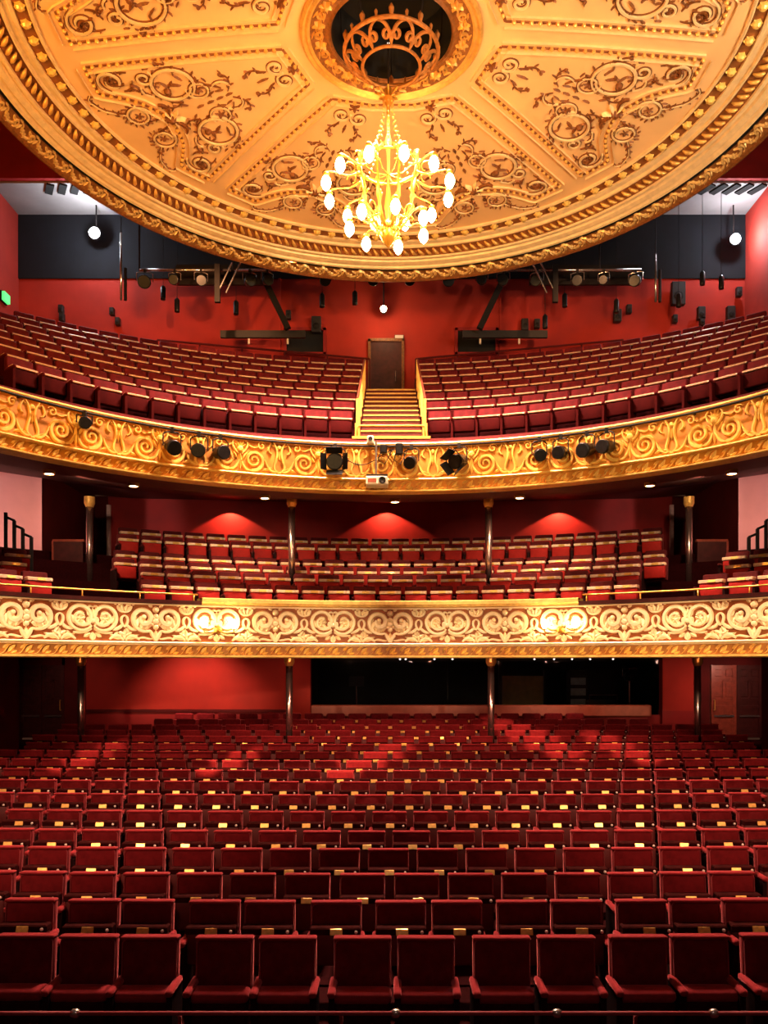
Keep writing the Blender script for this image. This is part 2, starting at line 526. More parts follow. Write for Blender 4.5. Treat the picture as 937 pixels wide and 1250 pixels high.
MB().box((0, 0, .75), (1.15, .06, .9)).build('panel', mat('dim_board', (.10, .055, .012), .7), t)
MB().box((-.62, 0, .7), (.06, .08, 1.3)).box((.62, 0, .7), (.06, .08, 1.3)).build('frame', 'iron', t)
t = thing('equipment_rack', 'tall grey equipment rack inside the control booth', 'rack', (5.3, YB + 1.0, 1.55))
MB().box((0, 0, .7), (.5, .4, 1.3)).build('case', 'iron', t)
for k in range(3):
    MB().box((0, -.21, .45 + k * .3), (.42, .02, .2)).build('unit', mat('rack_grey', (.10, .11, .12), .4), t)
t = thing('mixing_desk', 'low pale-edged mixing desk behind the booth glass', 'desk', (5.95, YB + .65, 1.55))
MB().box((0, 0, .42), (.9, .5, .12), rx=.2).build('console', 'iron', t)
MB().tube([(-.42, -.2, .48), (-.42, -.2, .68), (.35, -.2, .68), (.35, -.2, .55)], .012, 6).build('rail', 'steel', t)
t = thing('booth_monitor', 'small monitor on an arm in the booth near its left end', 'monitor', (-.95, YB + .8, 1.55))
MB().box((0, 0, 1.05), (.42, .04, .28)).build('screen', 'speaker', t)
MB().tube([(0, .03, 0), (0, .03, 1.1)], .02, 6).box((0, 0, .03), (.3, .2, .03)).build('stand', 'steel', t)
t = thing('booth_lantern', 'black stage lantern on a stand at the right end of the booth', 'lantern', (6.75, YB + .8, 1.55))
MB().lathe([(.0, -.2), (.13, -.18), (.15, .1), (.17, .16), (.0, .16)], 12, (0, 0, 1.2), (0, -1, .1)).build('body', 'lanternblack', t, True)
MB().tube([(-.2, 0, 1.2), (-.2, 0, 1.42), (.2, 0, 1.42), (.2, 0, 1.2)], .015, 6).tube([(0, 0, 0), (0, 0, 1.42)], .02, 6).build('yoke', 'steel', t)


def panelled_door(name, label, x0, x1, z0, z1, y, mats, handle_at):
    t = thing(name, label, 'door', ((x0 + x1) / 2, y, z0), kind='structure')
    w, h = x1 - x0, z1 - z0
    for k in (0, 1):
        cx = -w / 4 + k * w / 2
        lw = w / 2 - .015
        m = mats[k]
        leaf_o = MB().box((cx, .03, h / 2), (lw, .05, h)).build('door_leaf', m, t)
        mb = MB()
        for a in (-1, 1):
            mb.box((cx + a * (lw / 2 - .05), -.01, h / 2), (.1, .035, h))
        for zz in (.06, h * .42, h * .52, h * .80, h - .05):
            mb.box((cx, -.008, zz), (lw, .034, .09))
        mb.box((cx, -.008, h * .66), (.07, .034, h * .28))
        mb.build('stile_and_rail', m, leaf_o)
        for a in (-1, 1):
            for (za, zb) in ((h * .55, h * .77), (h * .83, h * .95)):
                MB().rbox((cx + a * (lw / 4 - .02), .0, (za + zb) / 2), (lw / 2 - .15, .03, zb - za - .05), .012, 1).build('door_panel', m, leaf_o)
        MB().box((cx, -.03, h * .30), (lw * .8, .012, .05)).build('kick_plate', 'steel', leaf_o)
    hx = handle_at
    MB().tube([(hx, -.03, h * .38), (hx, -.09, h * .38), (hx, -.09, h * .52), (hx, -.03, h * .52)], .014, 6).build('handle', 'brass', t)
    return t


panelled_door('door_1', 'dark mahogany panelled double doors behind the left end of the stalls', -10.08, -8.86, 1.08, 3.06, YB, ('wood_dark', 'wood_dark'), .52)
panelled_door('door_2', 'mahogany panelled double doors behind the right end of the stalls', 8.72, 10.12, 1.08, 3.06, YB, ('wood', 'wood_dark'), -.62)

# ------------------------------------------------------------------ dress circle tier
DCY, DR = 7.41, 7.79
UCY, UR = 8.49, 7.11
CCY = 8.4
A50 = R(62)
DR_ROWS = [8.0, 8.87, 9.7, 10.6, 11.6, 12.5]
DZ = [3.9, 4.22, 4.48, 4.76, 5.25, 5.55]
mb = MB()
for i, (r, z) in enumerate(zip(DR_ROWS, DZ)):
    zp = DZ[i - 1] if i else 3.6
    r1 = DR_ROWS[i + 1] - .5 if i < 5 else 14.2
    am = min(A50, asin(min(1, 11.0 / r1)))
    mb.sweep_arc([(r - .5, zp), (r - .5, z), (r1, z)], CCY, -am, am, 60)
mb.sweep_arc([(DR + .1, 3.9), (DR + 1.4, 3.88)], DCY, -A50, A50, 60)
tag(mb.build('dress_circle_floor', 'carpet'), 'stepped dark carpeted floor of the dress circle', 'floor', kind='structure')
mb = MB()
mb.sweep_arc([(DR + .05, 3.23), (DR + 1.0, 3.26), (15.0, 3.26)], DCY, -A50, A50, 60)
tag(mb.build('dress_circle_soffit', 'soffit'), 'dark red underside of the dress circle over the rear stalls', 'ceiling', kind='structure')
# dress circle back wall
YD = 21.8
mb = MB()
mb.box((-.0, YD + .1, 5.9), (15.0, .2, 3.3))
tag(mb.build('wall_back_dress_circle', 'deep_red'), 'deep red back wall of the dress circle with three lit scallops', 'wall', kind='structure')
mb = MB()
for s in (-1, 1):
    mb.box((s * 9.3, 22.6, 5.6), (3.9, .2, 4.2))
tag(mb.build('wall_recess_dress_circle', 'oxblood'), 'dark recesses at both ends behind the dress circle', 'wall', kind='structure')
# dress ceiling = soffit of the upper circle
mb = MB()
mb.sweep_arc([(UR + .05, 6.385), (8.6, 6.5), (13.5, 7.42), (15.0, 7.5)], UCY, -R(66), R(66), 72)
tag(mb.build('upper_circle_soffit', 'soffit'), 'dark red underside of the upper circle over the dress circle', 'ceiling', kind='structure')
# pink curved walls at both ends
for s in (-1, 1):
    mb = MB()
    prof = []
    for k in range(13):
        a = pi / 2 * k / 12
        prof.append((s * (7.9 + 1.5 * (1 - sin(a)) * .9 - .25 * (1 - cos(a))), 15.6 + 2.4 * sin(a) * .9 + k * .02))
    prof = [(s * 10.8, 13.0), (s * 9.6, 15.0)] + prof[1:]
    rx, ry = prof[-1]
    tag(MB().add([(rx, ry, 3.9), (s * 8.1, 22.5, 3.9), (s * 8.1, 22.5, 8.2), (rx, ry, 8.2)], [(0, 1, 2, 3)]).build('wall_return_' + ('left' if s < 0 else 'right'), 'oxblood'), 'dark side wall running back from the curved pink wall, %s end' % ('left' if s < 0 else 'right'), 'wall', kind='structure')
    vs = [(x, y, z) for z in (3.9, 8.2) for x, y in prof]
    n = len(prof)
    mb.add(vs, [(i, i + 1, n + i + 1, n + i) for i in range(n - 1)])
    tag(mb.build('wall_curved_' + ('left' if s < 0 else 'right'), 'pink_wall', None, True), 'curved pink plaster wall beside the dress circle, %s end%s' % (('left', '') if s < 0 else ('right', ', cracked near the top')), 'wall', kind='structure')

    if s > 0:
        wl = C.objects['wall_curved_right']

        def onwall(t, z):
            k = min(int(t), n - 2)
            f = t - k
            (xa, ya), (xb, yb) = prof[k], prof[k + 1]
            return (xa + (xb - xa) * f - .012, ya + (yb - ya) * f - .012, z)
        MB().tube([onwall(6.2, 6.50), onwall(5.4, 6.56), onwall(4.6, 6.62), onwall(4.0, 6.70), onwall(3.4, 6.86)], .014, 5).build('crack', 'oxblood', wl)
        MB().tube([onwall(4.2, 6.68), onwall(3.9, 6.52), onwall(4.0, 6.42), onwall(3.8, 6.3)], .010, 5).build('crack', 'oxblood', wl)

# ------------------------------------------------------------------ upper circle tier
UROWS = [8.0 + .9 * k for k in range(8)]
UZ = [7.45 + .485 * k for k in range(8)]
mb = MB()
for i, (r, z) in enumerate(zip(UROWS, UZ)):
    zp = UZ[i - 1] if i else 7.2
    r1 = r + .4 if i < 7 else 17.5
    a0 = asin(.70 / r)
    am = min(R(66), asin(min(1, 11.0 / r1)))
    for s in (-1, 1):
        mb.sweep_arc([(r - .5, zp), (r - .5, z), (r1, z)], UCY, s * a0, s * am, 40)
tag(mb.build('upper_circle_floor', 'carpet'), 'steeply stepped dark floor of the upper circle', 'floor', kind='structure')
YU = 24.5
mb = MB()
mb.box((-.2, YU + .1, 12.1), (22.2, .2, 5.0))
tag(mb.build('wall_back_upper_circle', 'red_wall'), 'tall red plaster back wall of the upper circle', 'wall', kind='structure')
mb = MB()
mb.box((-.2, YU + .05, 15.6), (22.2, .2, 2.0))
tag(mb.build('wall_back_top', 'navy'), 'near-black navy band of wall above the red upper wall', 'wall', kind='structure')
mb = MB()
mb.box((-.2, 23.7, 16.58), (22.2, 1.7, .16))
gp = tag(mb.build('ceiling_drop_panel', 'grey_panel'), 'pale grey dropped ceiling strip with vents at the very back', 'ceiling', kind='structure')
for x0 in (-9.6, 8.9):
    for k in range(5):
        MB().box((x0 + k * .36, 23.1, 16.48), (.2, .5, .05), rz=.5).build('vent_slot', 'black', gp)
mb = MB()
mb.box((-.2, 22.8, 18.3), (22.2, .2, 3.5))
tag(mb.build('wall_bulkhead', 'deep_red'), 'dark red bulkhead hanging above the dropped ceiling strip', 'wall', kind='structure')
for k, x in enumerate((-3.3, 3.3)):
    tag(MB().box((x + (-.0), YU - .02, 12.3), (.07, .07, 4.6)).build('wall_pilaster', 'red_wall'), 'thin red vertical strip on the upper back wall, %s of the doorway' % ('left' if k == 0 else 'right'), 'trim', kind='structure')

# ------------------------------------------------------------------ balcony fronts
def arcmap(cy, rad):
    def f(u, v, w):
        a = u / rad
        r = rad - w
        return (r * sin(a), cy + r * cos(a), v)
    return f


def rot_copy(o_mesh, name, parent, cy, ang):
    """copy of a mesh built about the arc centre, turned by ang (towards +X)."""
    o = bpy.data.objects.new(name, o_mesh)
    C.objects.link(o)
    o.parent = parent
    # rotate about (0, cy): location compensates
    rz = -ang
    o.rotation_euler = (0, 0, rz)
    o.location = (cy * sin(rz), cy - cy * cos(rz), 0)
    return o


def dress_spacer(mb, u0, v0):
    # bowl, loop and spreading foot between the scrolls
    mb.ribbon(bez((u0 - .12, v0 + .60), (u0 - .13, v0 + .46), (u0 + .13, v0 + .46), (u0 + .12, v0 + .60), 10), .035, .022)
    for a in (-.7, -.25, .25, .7):
        mb.leaf(u0 + a * .07, v0 + .50, pi / 2 - a * .9, .11, .05, .024)
    mb.boss(u0 - .15, v0 + .635, .03, .02, 6).boss(u0 + .15, v0 + .635, .03, .02, 6)
    for s in (-1, 1):
        mb.ribbon(bez((u0, v0 + .44), (u0 + s * .10, v0 + .40), (u0 + s * .04, v0 + .27), (u0, v0 + .24), 8), .04, .024)
        mb.ribbon(bez((u0 + s * .03, v0 + .30), (u0 + s * .06, v0 + .22), (u0 + s * .13, v0 + .20), (u0 + s * .20, v0 + .19), 8), .05, .024)
        mb.ribbon(bez((u0 + s * .02, v0 + .02), (u0 + s * .10, v0 + .13), (u0 + s * .18, v0 + .10), (u0 + s * .25, v0 + .03), 8), .05, .024)
        mb.leaf(u0 + s * .05, v0 + .03, pi / 2 - s * 1.15, .20, .05, .02)
    mb.leaf(u0, v0 + .02, pi / 2, .17, .05, .022)


def dress_motif(kind):
    mb = MB(arcmap(DCY, DR + .02))
    mb.ribbon = lambda pts, w, h=.02, taper=True: MB.ribbon(mb, pts, w * 1.22, h * 1.1, taper)
    mb.leaf = lambda x, y, a, l, w, h=.03: MB.leaf(mb, x, y, a, l * 1.12, w * 1.5, h)
    v0 = 3.475
    H = .64
    for s in (-1, 1):
        # frieze edge fillets live on the ground; big C-scrolls
        if kind == 0:
            p = spiral(-.205, v0 + .39, .235, .055, R(-62), -1.42, 34, 1.0)
            mb.ribbon(mir(p, s), .075, .035)
            mb.ribbon(mir(bez((-.095, v0 + .19), (-.06, v0 + .12), (-.03, v0 + .07), (.0, v0 + .015), 8), s), .06, .03)
            for (x, y, a, l, w) in ((-.33, .24, 1.2, .17, .09), (-.28, .20, .8, .2, .10), (-.20, .27, 1.9, .16, .08), (-.36, .36, 1.5, .14, .07), (-.17, .20, 1.1, .16, .07)):
                mb.leaf(s * x, v0 + y, a if s > 0 else pi - a, l, w, .03)
            mb.boss(s * -.205, v0 + .42, .045, .045, 8)
            for (x, y, a, l, w) in ((-.42, .60, 2.6, .10, .05), (-.40, .16, -2.6, .12, .05), (-.06, .58, 2.2, .10, .05), (-.44, .12, 2.2, .12, .05)):
                mb.leaf(s * x, v0 + y, a if s > 0 else pi - a, l, w, .022)
            mb.ribbon(mir(bez((-.12, v0 + .44), (-.08, v0 + .50), (-.06, v0 + .42), (-.02, v0 + .40), 8), s), .035, .028)
            mb.leaf(s * -.03, v0 + .27, pi / 2 + s * .9, .12, .06, .03)
            mb.ribbon(mir(bez((-.06, v0 + .05), (-.14, v0 + .03), (-.2, v0 + .10), (-.3, v0 + .05), 10), s), .035, .022)
        else:
            p = spiral(-.195, v0 + .39, .225, .16, R(-40), -1.0, 30, 1.02) + spiral(-.195, v0 + .39, .16, .05, R(-40), -.75, 12)[1:]
            mb.ribbon(mir(p, s), .06, .035)
            mb.flower(s * -.205, v0 + .36, .085, .03, 5)
            for (x, y, a, l, w) in ((-.42, .60, 2.6, .10, .05), (-.42, .16, -2.7, .12, .05), (-.36, .05, 2.0, .12, .05), (-.15, .06, .6, .12, .05)):
                mb.leaf(s * x, v0 + y, a if s > 0 else pi - a, l, w, .022)
            for (x, y, a, l, w) in ((-.30, .28, 2.0, .16, .07), (-.26, .48, -.5, .14, .07), (-.14, .47, -2.2, .12, .06), (-.11, .26, 2.5, .12, .06)):
                mb.leaf(s * x, v0 + y, a if s > 0 else pi - a, l, w, .028)
            mb.ribbon(mir(bez((.0, v0 + .55), (-.05, v0 + .60), (-.10, v0 + .55), (-.06, v0 + .49), 8), s), .035, .026)
            mb.ribbon(mir(bez((-.03, v0 + .36), (-.10, v0 + .42), (-.10, v0 + .30), (-.02, v0 + .24), 10), s), .04, .03)
            mb.ribbon(mir(bez((-.02, v0 + .20), (-.12, v0 + .14), (-.2, v0 + .13), (-.32, v0 + .14), 10), s), .045, .026)
            mb.ribbon(mir(bez((.0, v0 + .13), (-.05, v0 + .10), (-.05, v0 + .05), (.0, v0 + .015), 8), s), .03, .02)
    if kind == 0:
        mb.boss(0, v0 + .55, .06, .05, 8)
        for k, (y, r) in enumerate(((.44, .045), (.35, .065), (.25, .05))):
            mb.boss(0, v0 + y, r, .035, 8)
        mb.leaf(0, v0 + .03, pi / 2, .16, .05, .025)
    else:
        mb.boss(0, v0 + .33, .05, .045, 8)
        for a in (-.6, 0, .6):
            mb.leaf(0, v0 + .38, pi / 2 - a, .15, .06, .03)
        mb.leaf(0, v0 + .02, pi / 2, .12, .06, .03)
    dress_spacer(mb, .528, v0)
    return mb.mesh('frieze_scroll', 'dress_orn')


df = thing('dress_circle_front', 'cream and russet scrollwork front of the dress circle with twin lamps', 'balcony front', (0, 0, 0), kind='structure')
AF = R(68)
NF = 96
MB().sweep_arc([(DR + .025, 3.44), (DR + .025, 4.14)], DCY, -AF, AF, NF).build('frieze_ground', 'dress_ground', df)
MB().sweep_arc([(DR + .03, 3.25), (DR + .03, 3.42)], DCY, -AF, AF, NF).build('leaf_band_ground', 'band_ground', df)
MB().sweep_arc([(DR + .3, 3.20), (DR - .02, 3.20), (DR - .05, 3.215), (DR - .05, 3.245), (DR + .03, 3.25)], DCY, -AF, AF, NF).build('lower_fillet', 'leafgold', df)
MB().sweep_arc([(DR + .03, 3.415), (DR - .01, 3.42), (DR - .01, 3.43), (DR + .01, 3.432), (DR + .01, 3.438), (DR - .035, 3.44), (DR - .045, 3.46), (DR - .03, 3.475), (DR + .025, 3.48)], DCY, -AF, AF, NF).build('middle_fillet', 'dress_orn', df)
MB().sweep_arc([(DR + .025, 4.10), (DR - .02, 4.105), (DR - .02, 4.125), (DR + .02, 4.135)], DCY, -AF, AF, NF).build('upper_fillet', 'dress_orn', df)
AC = R(25.3)
MB().sweep_arc([(DR + .02, 4.135), (DR - .05, 4.15), (DR - .05, 4.165), (DR - .08, 4.185), (DR - .08, 4.245), (DR - .05, 4.262), (DR + .34, 4.265), (DR + .34, 3.9)], DCY, -AC, AC, 48).build('gilt_rail', 'leafgold', df)
for s in (-1, 1):
    MB().sweep_arc([(DR + .02, 4.125), (DR - .05, 4.14), (DR - .06, 4.20), (DR + .40, 4.21), (DR + .40, 3.9)], DCY, s * AC, s * AF, 40).build('dark_ledge', 'wood_dark', df)
meA, meB = dress_motif(0), dress_motif(1)
STEP = 1.056 / DR
for k in range(-8, 9):
    rot_copy(meA if k % 2 == 0 else meB, 'frieze_scroll', df, DCY, k * STEP)


def leaf_unit(cy, rad, z0, z1, width):
    mb = MB(arcmap(cy, rad))
    h = z1 - z0
    mb.ribbon(bez((-width * .50, z0), (-width * .1, z0 + h * .1), (-width * .25, z1 - h * .1), (width * .34, z1), 8), .07, .035, False)
    mb.leaf(-width * .06, z0 + h * .10, .80, width * .68, h * .55, .035)
    mb.leaf(width * .10, z0 + h * .06, .35, width * .46, h * .36, .026)
    mb.leaf(-width * .34, z0 + h * .52, .55, width * .40, h * .40, .028)
    mb.leaf(-width * .20, z0 + h * .86, .1, width * .34, h * .24, .02)
    return mb.mesh('acanthus_leaf', 'leafgold')


ml = leaf_unit(DCY, DR + .03, 3.255, 3.415, .264)
for k in range(-34, 35):
    rot_copy(ml, 'acanthus_leaf', df, DCY, k * STEP / 4)
# brass rails on the dark ledges
for s in (-1, 1):
    pts = []
    for k in range(31):
        a = s * (AC + R(.4) + (AF - AC) * k / 30)
        pts.append(((DR + .05) * sin(a), DCY + (DR + .05) * cos(a), 4.315))
    t = thing('brass_rail', 'thin brass guard rail on the dark ledge of the dress circle, %s wing' % ('left' if s < 0 else 'right'), 'rail', (0, 0, 0), group='brass guard rails of the dress circle')
    MB().tube(pts, .016, 8).build('rail', 'brass_bright', t, True)
    for a in (26.2, 33, 40, 46, 52, 58):
        x, y = (DR + .05) * sin(s * R(a)), DCY + (DR + .05) * cos(R(a))
        MB().lathe([(.022, 4.205), (.012, 4.225), (.012, 4.315)], 8, (x, y, 0)).build('post', 'brass_bright', t, True)

# twin lamps on the dress front
for px, side in ((268, 'left'), (682, 'right')):
    a = asin((px - 476) * .01475 / DR)
    t = thing('twin_sconce', 'twin-bulb gilt wall lamp on the dress circle front, %s of centre' % side, 'wall lamp', ((DR - .02) * sin(a), DCY + (DR - .02) * cos(a), 3.70), -a, group='twin lamps on the dress circle front')
    MB().lathe([(.07, 0), (.07, .015), (.03, .03)], 12, (0, 0, 0), (0, -1, 0)).build('backplate', 'brass_bright', t)
    for s in (-1, 1):
        arm = MB().tube([(0, -.03, 0), (s * .10, -.09, -.06), (s * .26, -.11, -.05), (s * .26, -.11, .0)], .012, 6).build('arm', 'brass_bright', t, True)
        MB().lathe([(.0, 0), (.05, .005), (.055, .02), (.02, .03)], 10, (s * .26, -.11, .0)).build('drip_cup', 'brass_bright', arm)
        MB().lathe([(.02, .02), (.05, .06), (.058, .10), (.045, .15), (.0, .19)], 12, (s * .26, -.11, .0)).build('bulb', 'bulb_sconce', arm, True)


# ---- upper circle front
def upper_motif():
    mb = MB(arcmap(UCY, UR + .02))
    v0 = 6.625
    for s in (-1, 1):
        p = spiral(-.26, v0 + .24, .20, .03, R(-75), -1.9, 44)
        mb.ribbon(mir(p, s), [.075 - .045 * i / 44 for i in range(45)], .035)
        mb.ribbon(mir(bez((-.21, v0 + .05), (-.1, v0 + .03), (-.06, v0 + .12), (-.02, v0 + .22), 10), s), .05, .03)
        mb.ribbon(mir(bez((-.46, v0 + .26), (-.52, v0 + .06), (-.62, v0 + .02), (-.70, v0 + .06), 10), s), .05, .03)
        mb.ribbon(mir(bez((-.03, v0 + .34), (-.12, v0 + .42), (-.18, v0 + .54), (-.10, v0 + .58), 10), s), .04, .026)
        mb.ribbon(mir(spiral(-.40, v0 + .51, .085, .02, R(150), -1.3, 20), s), .035, .026)
        mb.ribbon(mir(bez((-.33, v0 + .49), (-.25, v0 + .44), (-.2, v0 + .5), (-.12, v0 + .52), 8), s), .03, .022)
        mb.leaf(s * -.05, v0 + .24, pi / 2 + s * .55, .17, .06, .03)
        mb.leaf(s * -.42, v0 + .06, pi / 2 + s * 1.2, .18, .06, .024)
        mb.leaf(s * -.50, v0 + .40, pi / 2 + s * .3, .16, .05, .024)
        mb.leaf(s * -.56, v0 + .56, pi / 2 + s * 1.9, .14, .05, .024)
    mb.leaf(0, v0 + .03, pi / 2, .36, .075, .035)
    mb.boss(0, v0 + .42, .07, .05, 8)
    for a in (-.9, -.45, 0, .45, .9):
        mb.leaf(0, v0 + .43, pi / 2 - a, .17, .05, .03)
    u = .73
    for s in (-1, 1):
        # lyre between the pairs of volutes
        mb.ribbon(mir(bez((u - s * .03, v0 + .02), (u + s * .28, v0 + .12), (u - s * .12, v0 + .30), (u + s * .12, v0 + .60), 14), 1), .05, .03)
        mb.ribbon(bez((u + s * .14, v0 + .58), (u + s * .22, v0 + .50), (u + s * .22, v0 + .40), (u + s * .14, v0 + .38), 8), .035, .024)
        mb.leaf(u, v0 + .03, pi / 2 - s * 1.1, .19, .05, .024)
    mb.leaf(u, v0 + .24, pi / 2, .22, .06, .03).boss(u, v0 + .50, .05, .04, 8)
    return mb.mesh('frieze_scroll', 'upper_orn')


uf = thing('upper_circle_front', 'amber gilt scrollwork front of the upper circle hung with stage lanterns', 'balcony front', (0, 0, 0), kind='structure')
AU = R(72)
MB().sweep_arc([(UR + .025, 6.58), (UR + .025, 7.27)], UCY, -AU, AU, NF).build('frieze_ground', 'upper_ground', uf)
MB().sweep_arc([(UR + .06, 6.40), (UR + .035, 6.585)], UCY, -AU, AU, NF).build('leaf_band_ground', 'upper_ground', uf)
MB().sweep_arc([(UR + .3, 6.375), (UR + .02, 6.375), (UR - .0, 6.39), (UR + .0, 6.405), (UR + .06, 6.41)], UCY, -AU, AU, NF).build('lower_fillet', 'leafgold', uf)
MB().sweep_arc([(UR + .035, 6.575), (UR - .03, 6.585), (UR - .045, 6.60), (UR - .03, 6.62), (UR + .025, 6.625)], UCY, -AU, AU, NF).build('middle_fillet', 'leafgold', uf)
MB().sweep_arc([(UR + .025, 7.235), (UR - .03, 7.245), (UR - .05, 7.27), (UR - .03, 7.30), (UR + .12, 7.31)], UCY, -AU, AU, NF).build('gilt_rail', 'upper_orn', uf)
MB().sweep_arc([(UR + .10, 7.30), (UR + .16, 7.38), (UR + .46, 7.50), (UR + .50, 7.2)], UCY, -AU, AU, NF).build('dark_ledge', 'oxblood', uf)
mu = upper_motif()
USTEP = 1.455 / UR
for k in range(-6, 7):
    rot_copy(mu, 'frieze_scroll', uf, UCY, k * USTEP + .012)
mlu = leaf_unit(UCY, UR + .045, 6.415, 6.575, .291)
for k in range(-30, 31):
    rot_copy(mlu, 'acanthus_leaf', uf, UCY, k * USTEP / 5)

# ------------------------------------------------------------------ saucer dome
DX, DY = 0.02, 13.5          # dome centre in plan


def zf(r):                    # dome underside over radius
    t = max(0, min(1, (r - 1.5) / 4.1))
    return 13.46 - .31 * t ** 1.4


dome = thing('ceiling_dome', 'gilded cream saucer dome ceiling with scroll panels and foliate rim', 'ceiling', (0, 0, 0), kind='structure')


def ring(prof, name, m, smooth=False, parent=None, n=128):
    return MB().sweep_arc(prof, DY, 0, 2 * pi, n, DX).build(name, m, parent or dome, smooth)


ring([(1.02, 13.50), (1.3, 13.48)] + [(r, zf(r)) for r in (1.48, 2, 2.6, 3.2, 3.8, 4.4, 5.0, 5.4, 5.6)], 'plaster_field', 'plaster', True)
ring([(5.60, 13.15), (5.60, 13.11), (5.63, 13.09), (5.66, 13.12)], 'inner_bead', 'gilt_pale')
ring([(5.66, 13.13), (5.85, 13.10)], 'rosette_channel', 'brown')
ring([(5.85, 13.10), (5.85, 13.06), (5.90, 13.04), (5.92, 13.07), (5.99, 13.05), (6.0, 13.0), (6.03, 12.99), (6.05, 13.02)], 'cream_moulding', 'gilt_pale')
ring([(6.05, 13.01), (6.14, 12.99), (6.24, 12.90)], 'rope_channel', 'brown')
ring([(6.24, 12.91), (6.25, 12.86), (6.29, 12.85), (6.31, 12.88), (6.34, 12.88), (6.36, 12.83), (6.44, 12.79), (6.48, 12.82), (6.50, 12.80), (6.52, 12.76), (6.56, 12.745), (6.585, 12.77)], 'cream_moulding', 'gilt_pale')
ring([(6.585, 12.77), (6.60, 12.80), (6.63, 12.76)], 'shadow_groove', 'black')
ring([(6.63, 12.74), (6.72, 12.70), (6.84, 12.60)], 'rim_ground', 'gilt_dark')
ring([(6.82, 12.61), (6.85, 12.58), (6.89, 12.59), (6.92, 12.8), (7.0, 13.7), (5.0, 13.95), (1.4, 14.0)], 'rim_shell', 'bronze')
# rosettes in the inner channel
mb = MB(lambda u, v, w: (DX + u, DY + 5.755 + v, 13.112 - w))
mb.flower(0, 0, .10, .03, 6).boss(0, 0, .078, .075, 10)
me_ros = mb.mesh('rosette', 'leafgold')
NR = 104
for k in range(NR):
    a = 2 * pi * k / NR
    o = put('rosette', me_ros, dome)
    rz = -a
    px, py = DX, DY
    o.rotation_euler = (0, 0, rz)
    o.location = (px - (px * cos(rz) - py * sin(rz)), py - (px * sin(rz) + py * cos(rz)), 0)


def dome_copy(me, name, a, parent=dome):
    o = put(name, me, parent)
    rz = -a
    o.rotation_euler = (0, 0, rz)
    o.location = (DX - (DX * cos(rz) - DY * sin(rz)), DY - (DX * sin(rz) + DY * cos(rz)), 0)
    return o


# leaf-tip darts between the rosettes
mb = MB(lambda u, v, w: (DX + u, DY + 5.755 + v, 13.112 - w))
mb.leaf(-.06, 0, 0, .12, .10, .02)
me_d = mb.mesh('dart', 'gilt_dark')
# rope moulding: one twisted strand
mb = MB()
NROPE = 216
for k in range(NROPE):
    a = 2 * pi * k / NROPE
    pts = []
    for t in (-1, -.4, .4, 1):
        b = a + t * .011
        r = 6.145 + t * .07
        pts.append((DX + r * sin(b), DY + r * cos(b), 12.955 - .03 * (1 - t * t) - t * .035))
    mb.tube(pts, [.018, .040, .040, .018], 5)
mb.build('rope_moulding', 'gilt', dome, True, kind='stuff')
# foliate rim: one acanthus spray, repeated
mb = MB(lambda u, v, w: (DX + u, DY + 6.735 + v * .92, 12.69 - v * .48 - w))
mb.ribbon(bez((-.22, -.08), (-.10, .10), (.02, .08), (.10, -.02), 10), .05, .035)
mb.ribbon(spiral(.09, -.02, .085, .02, R(100), -1.2, 14), .035, .035)
mb.leaf(-.18, .06, -.35, .16, .07, .03).leaf(-.06, -.09, .5, .17, .07, .03).leaf(.06, .08, .2, .16, .06, .03)
mb.boss(-.13, .0, .035, .04, 6)
for (x, y, a, l, w) in ((-.21, -.05, 1.0, .13, .06), (.0, .02, 2.4, .12, .05), (.17, .05, -1.2, .13, .06), (.18, -.10, .3, .10, .05), (-.10, .12, .2, .14, .05), (.10, -.11, .1, .12, .04)):
    mb.leaf(x, y, a, l, w, .04)
me_rim = mb.mesh('acanthus_spray', 'rim')
NS = 92
for k in range(NS):
    dome_copy(me_rim, 'acanthus_spray', 2 * pi * k / NS)

# panels
def domemap(u, v, w):
    r = math.hypot(u, v)
    return (DX + u, DY + v, zf(r) - w)


def pol(r, deg):
    return (r * sin(R(deg)), r * cos(R(deg)))


def arcpts(r, d0, d1, n):
    return [pol(r, d0 + (d1 - d0) * i / n) for i in range(n + 1)]


def lerp_pts(p, q, n):
    return [(p[0] + (q[0] - p[0]) * i / n, p[1] + (q[1] - p[1]) * i / n) for i in range(n + 1)]


def catmull(pts, n=6):
    out = []
    for i in range(len(pts) - 1):
        p0, p1, p2, p3 = pts[max(i - 1, 0)], pts[i], pts[i + 1], pts[min(i + 2, len(pts) - 1)]
        for j in range(n):
            t = j / n
            out.append(tuple(.5 * (2 * b + (c - a) * t + (2 * a - 5 * b + 4 * c - d) * t * t + (3 * b - a - 3 * c + d) * t ** 3) for a, b, c, d in zip(p0, p1, p2, p3)))
    out.append(pts[-1])
    return out


GAP = .27   # half the plain rib between two panels


def side_pt(r, s):
    a = 22.5 - math.degrees(asin(min(.9, GAP / r)))
    return pol(r, s * a)


def along(pts, step):
    out, acc = [], 0.0
    for i in range(len(pts) - 1):
        (x0, y0), (x1, y1) = pts[i], pts[i + 1]
        l = math.hypot(x1 - x0, y1 - y0)
        d = step - acc
        while d <= l:
            out.append((x0 + (x1 - x0) * d / l, y0 + (y1 - y0) * d / l, atan2(y1 - y0, x1 - x0)))
            d += step
        acc = (acc + l) % step
    return out


def offset(pts, d):
    out = []
    for i, (x, y) in enumerate(pts):
        x0, y0 = pts[max(i - 1, 0)]
        x1, y1 = pts[min(i + 1, len(pts) - 1)]
        l = math.hypot(x1 - x0, y1 - y0) or 1
        out.append((x - (y1 - y0) / l * d, y + (x1 - x0) / l * d))
    return out


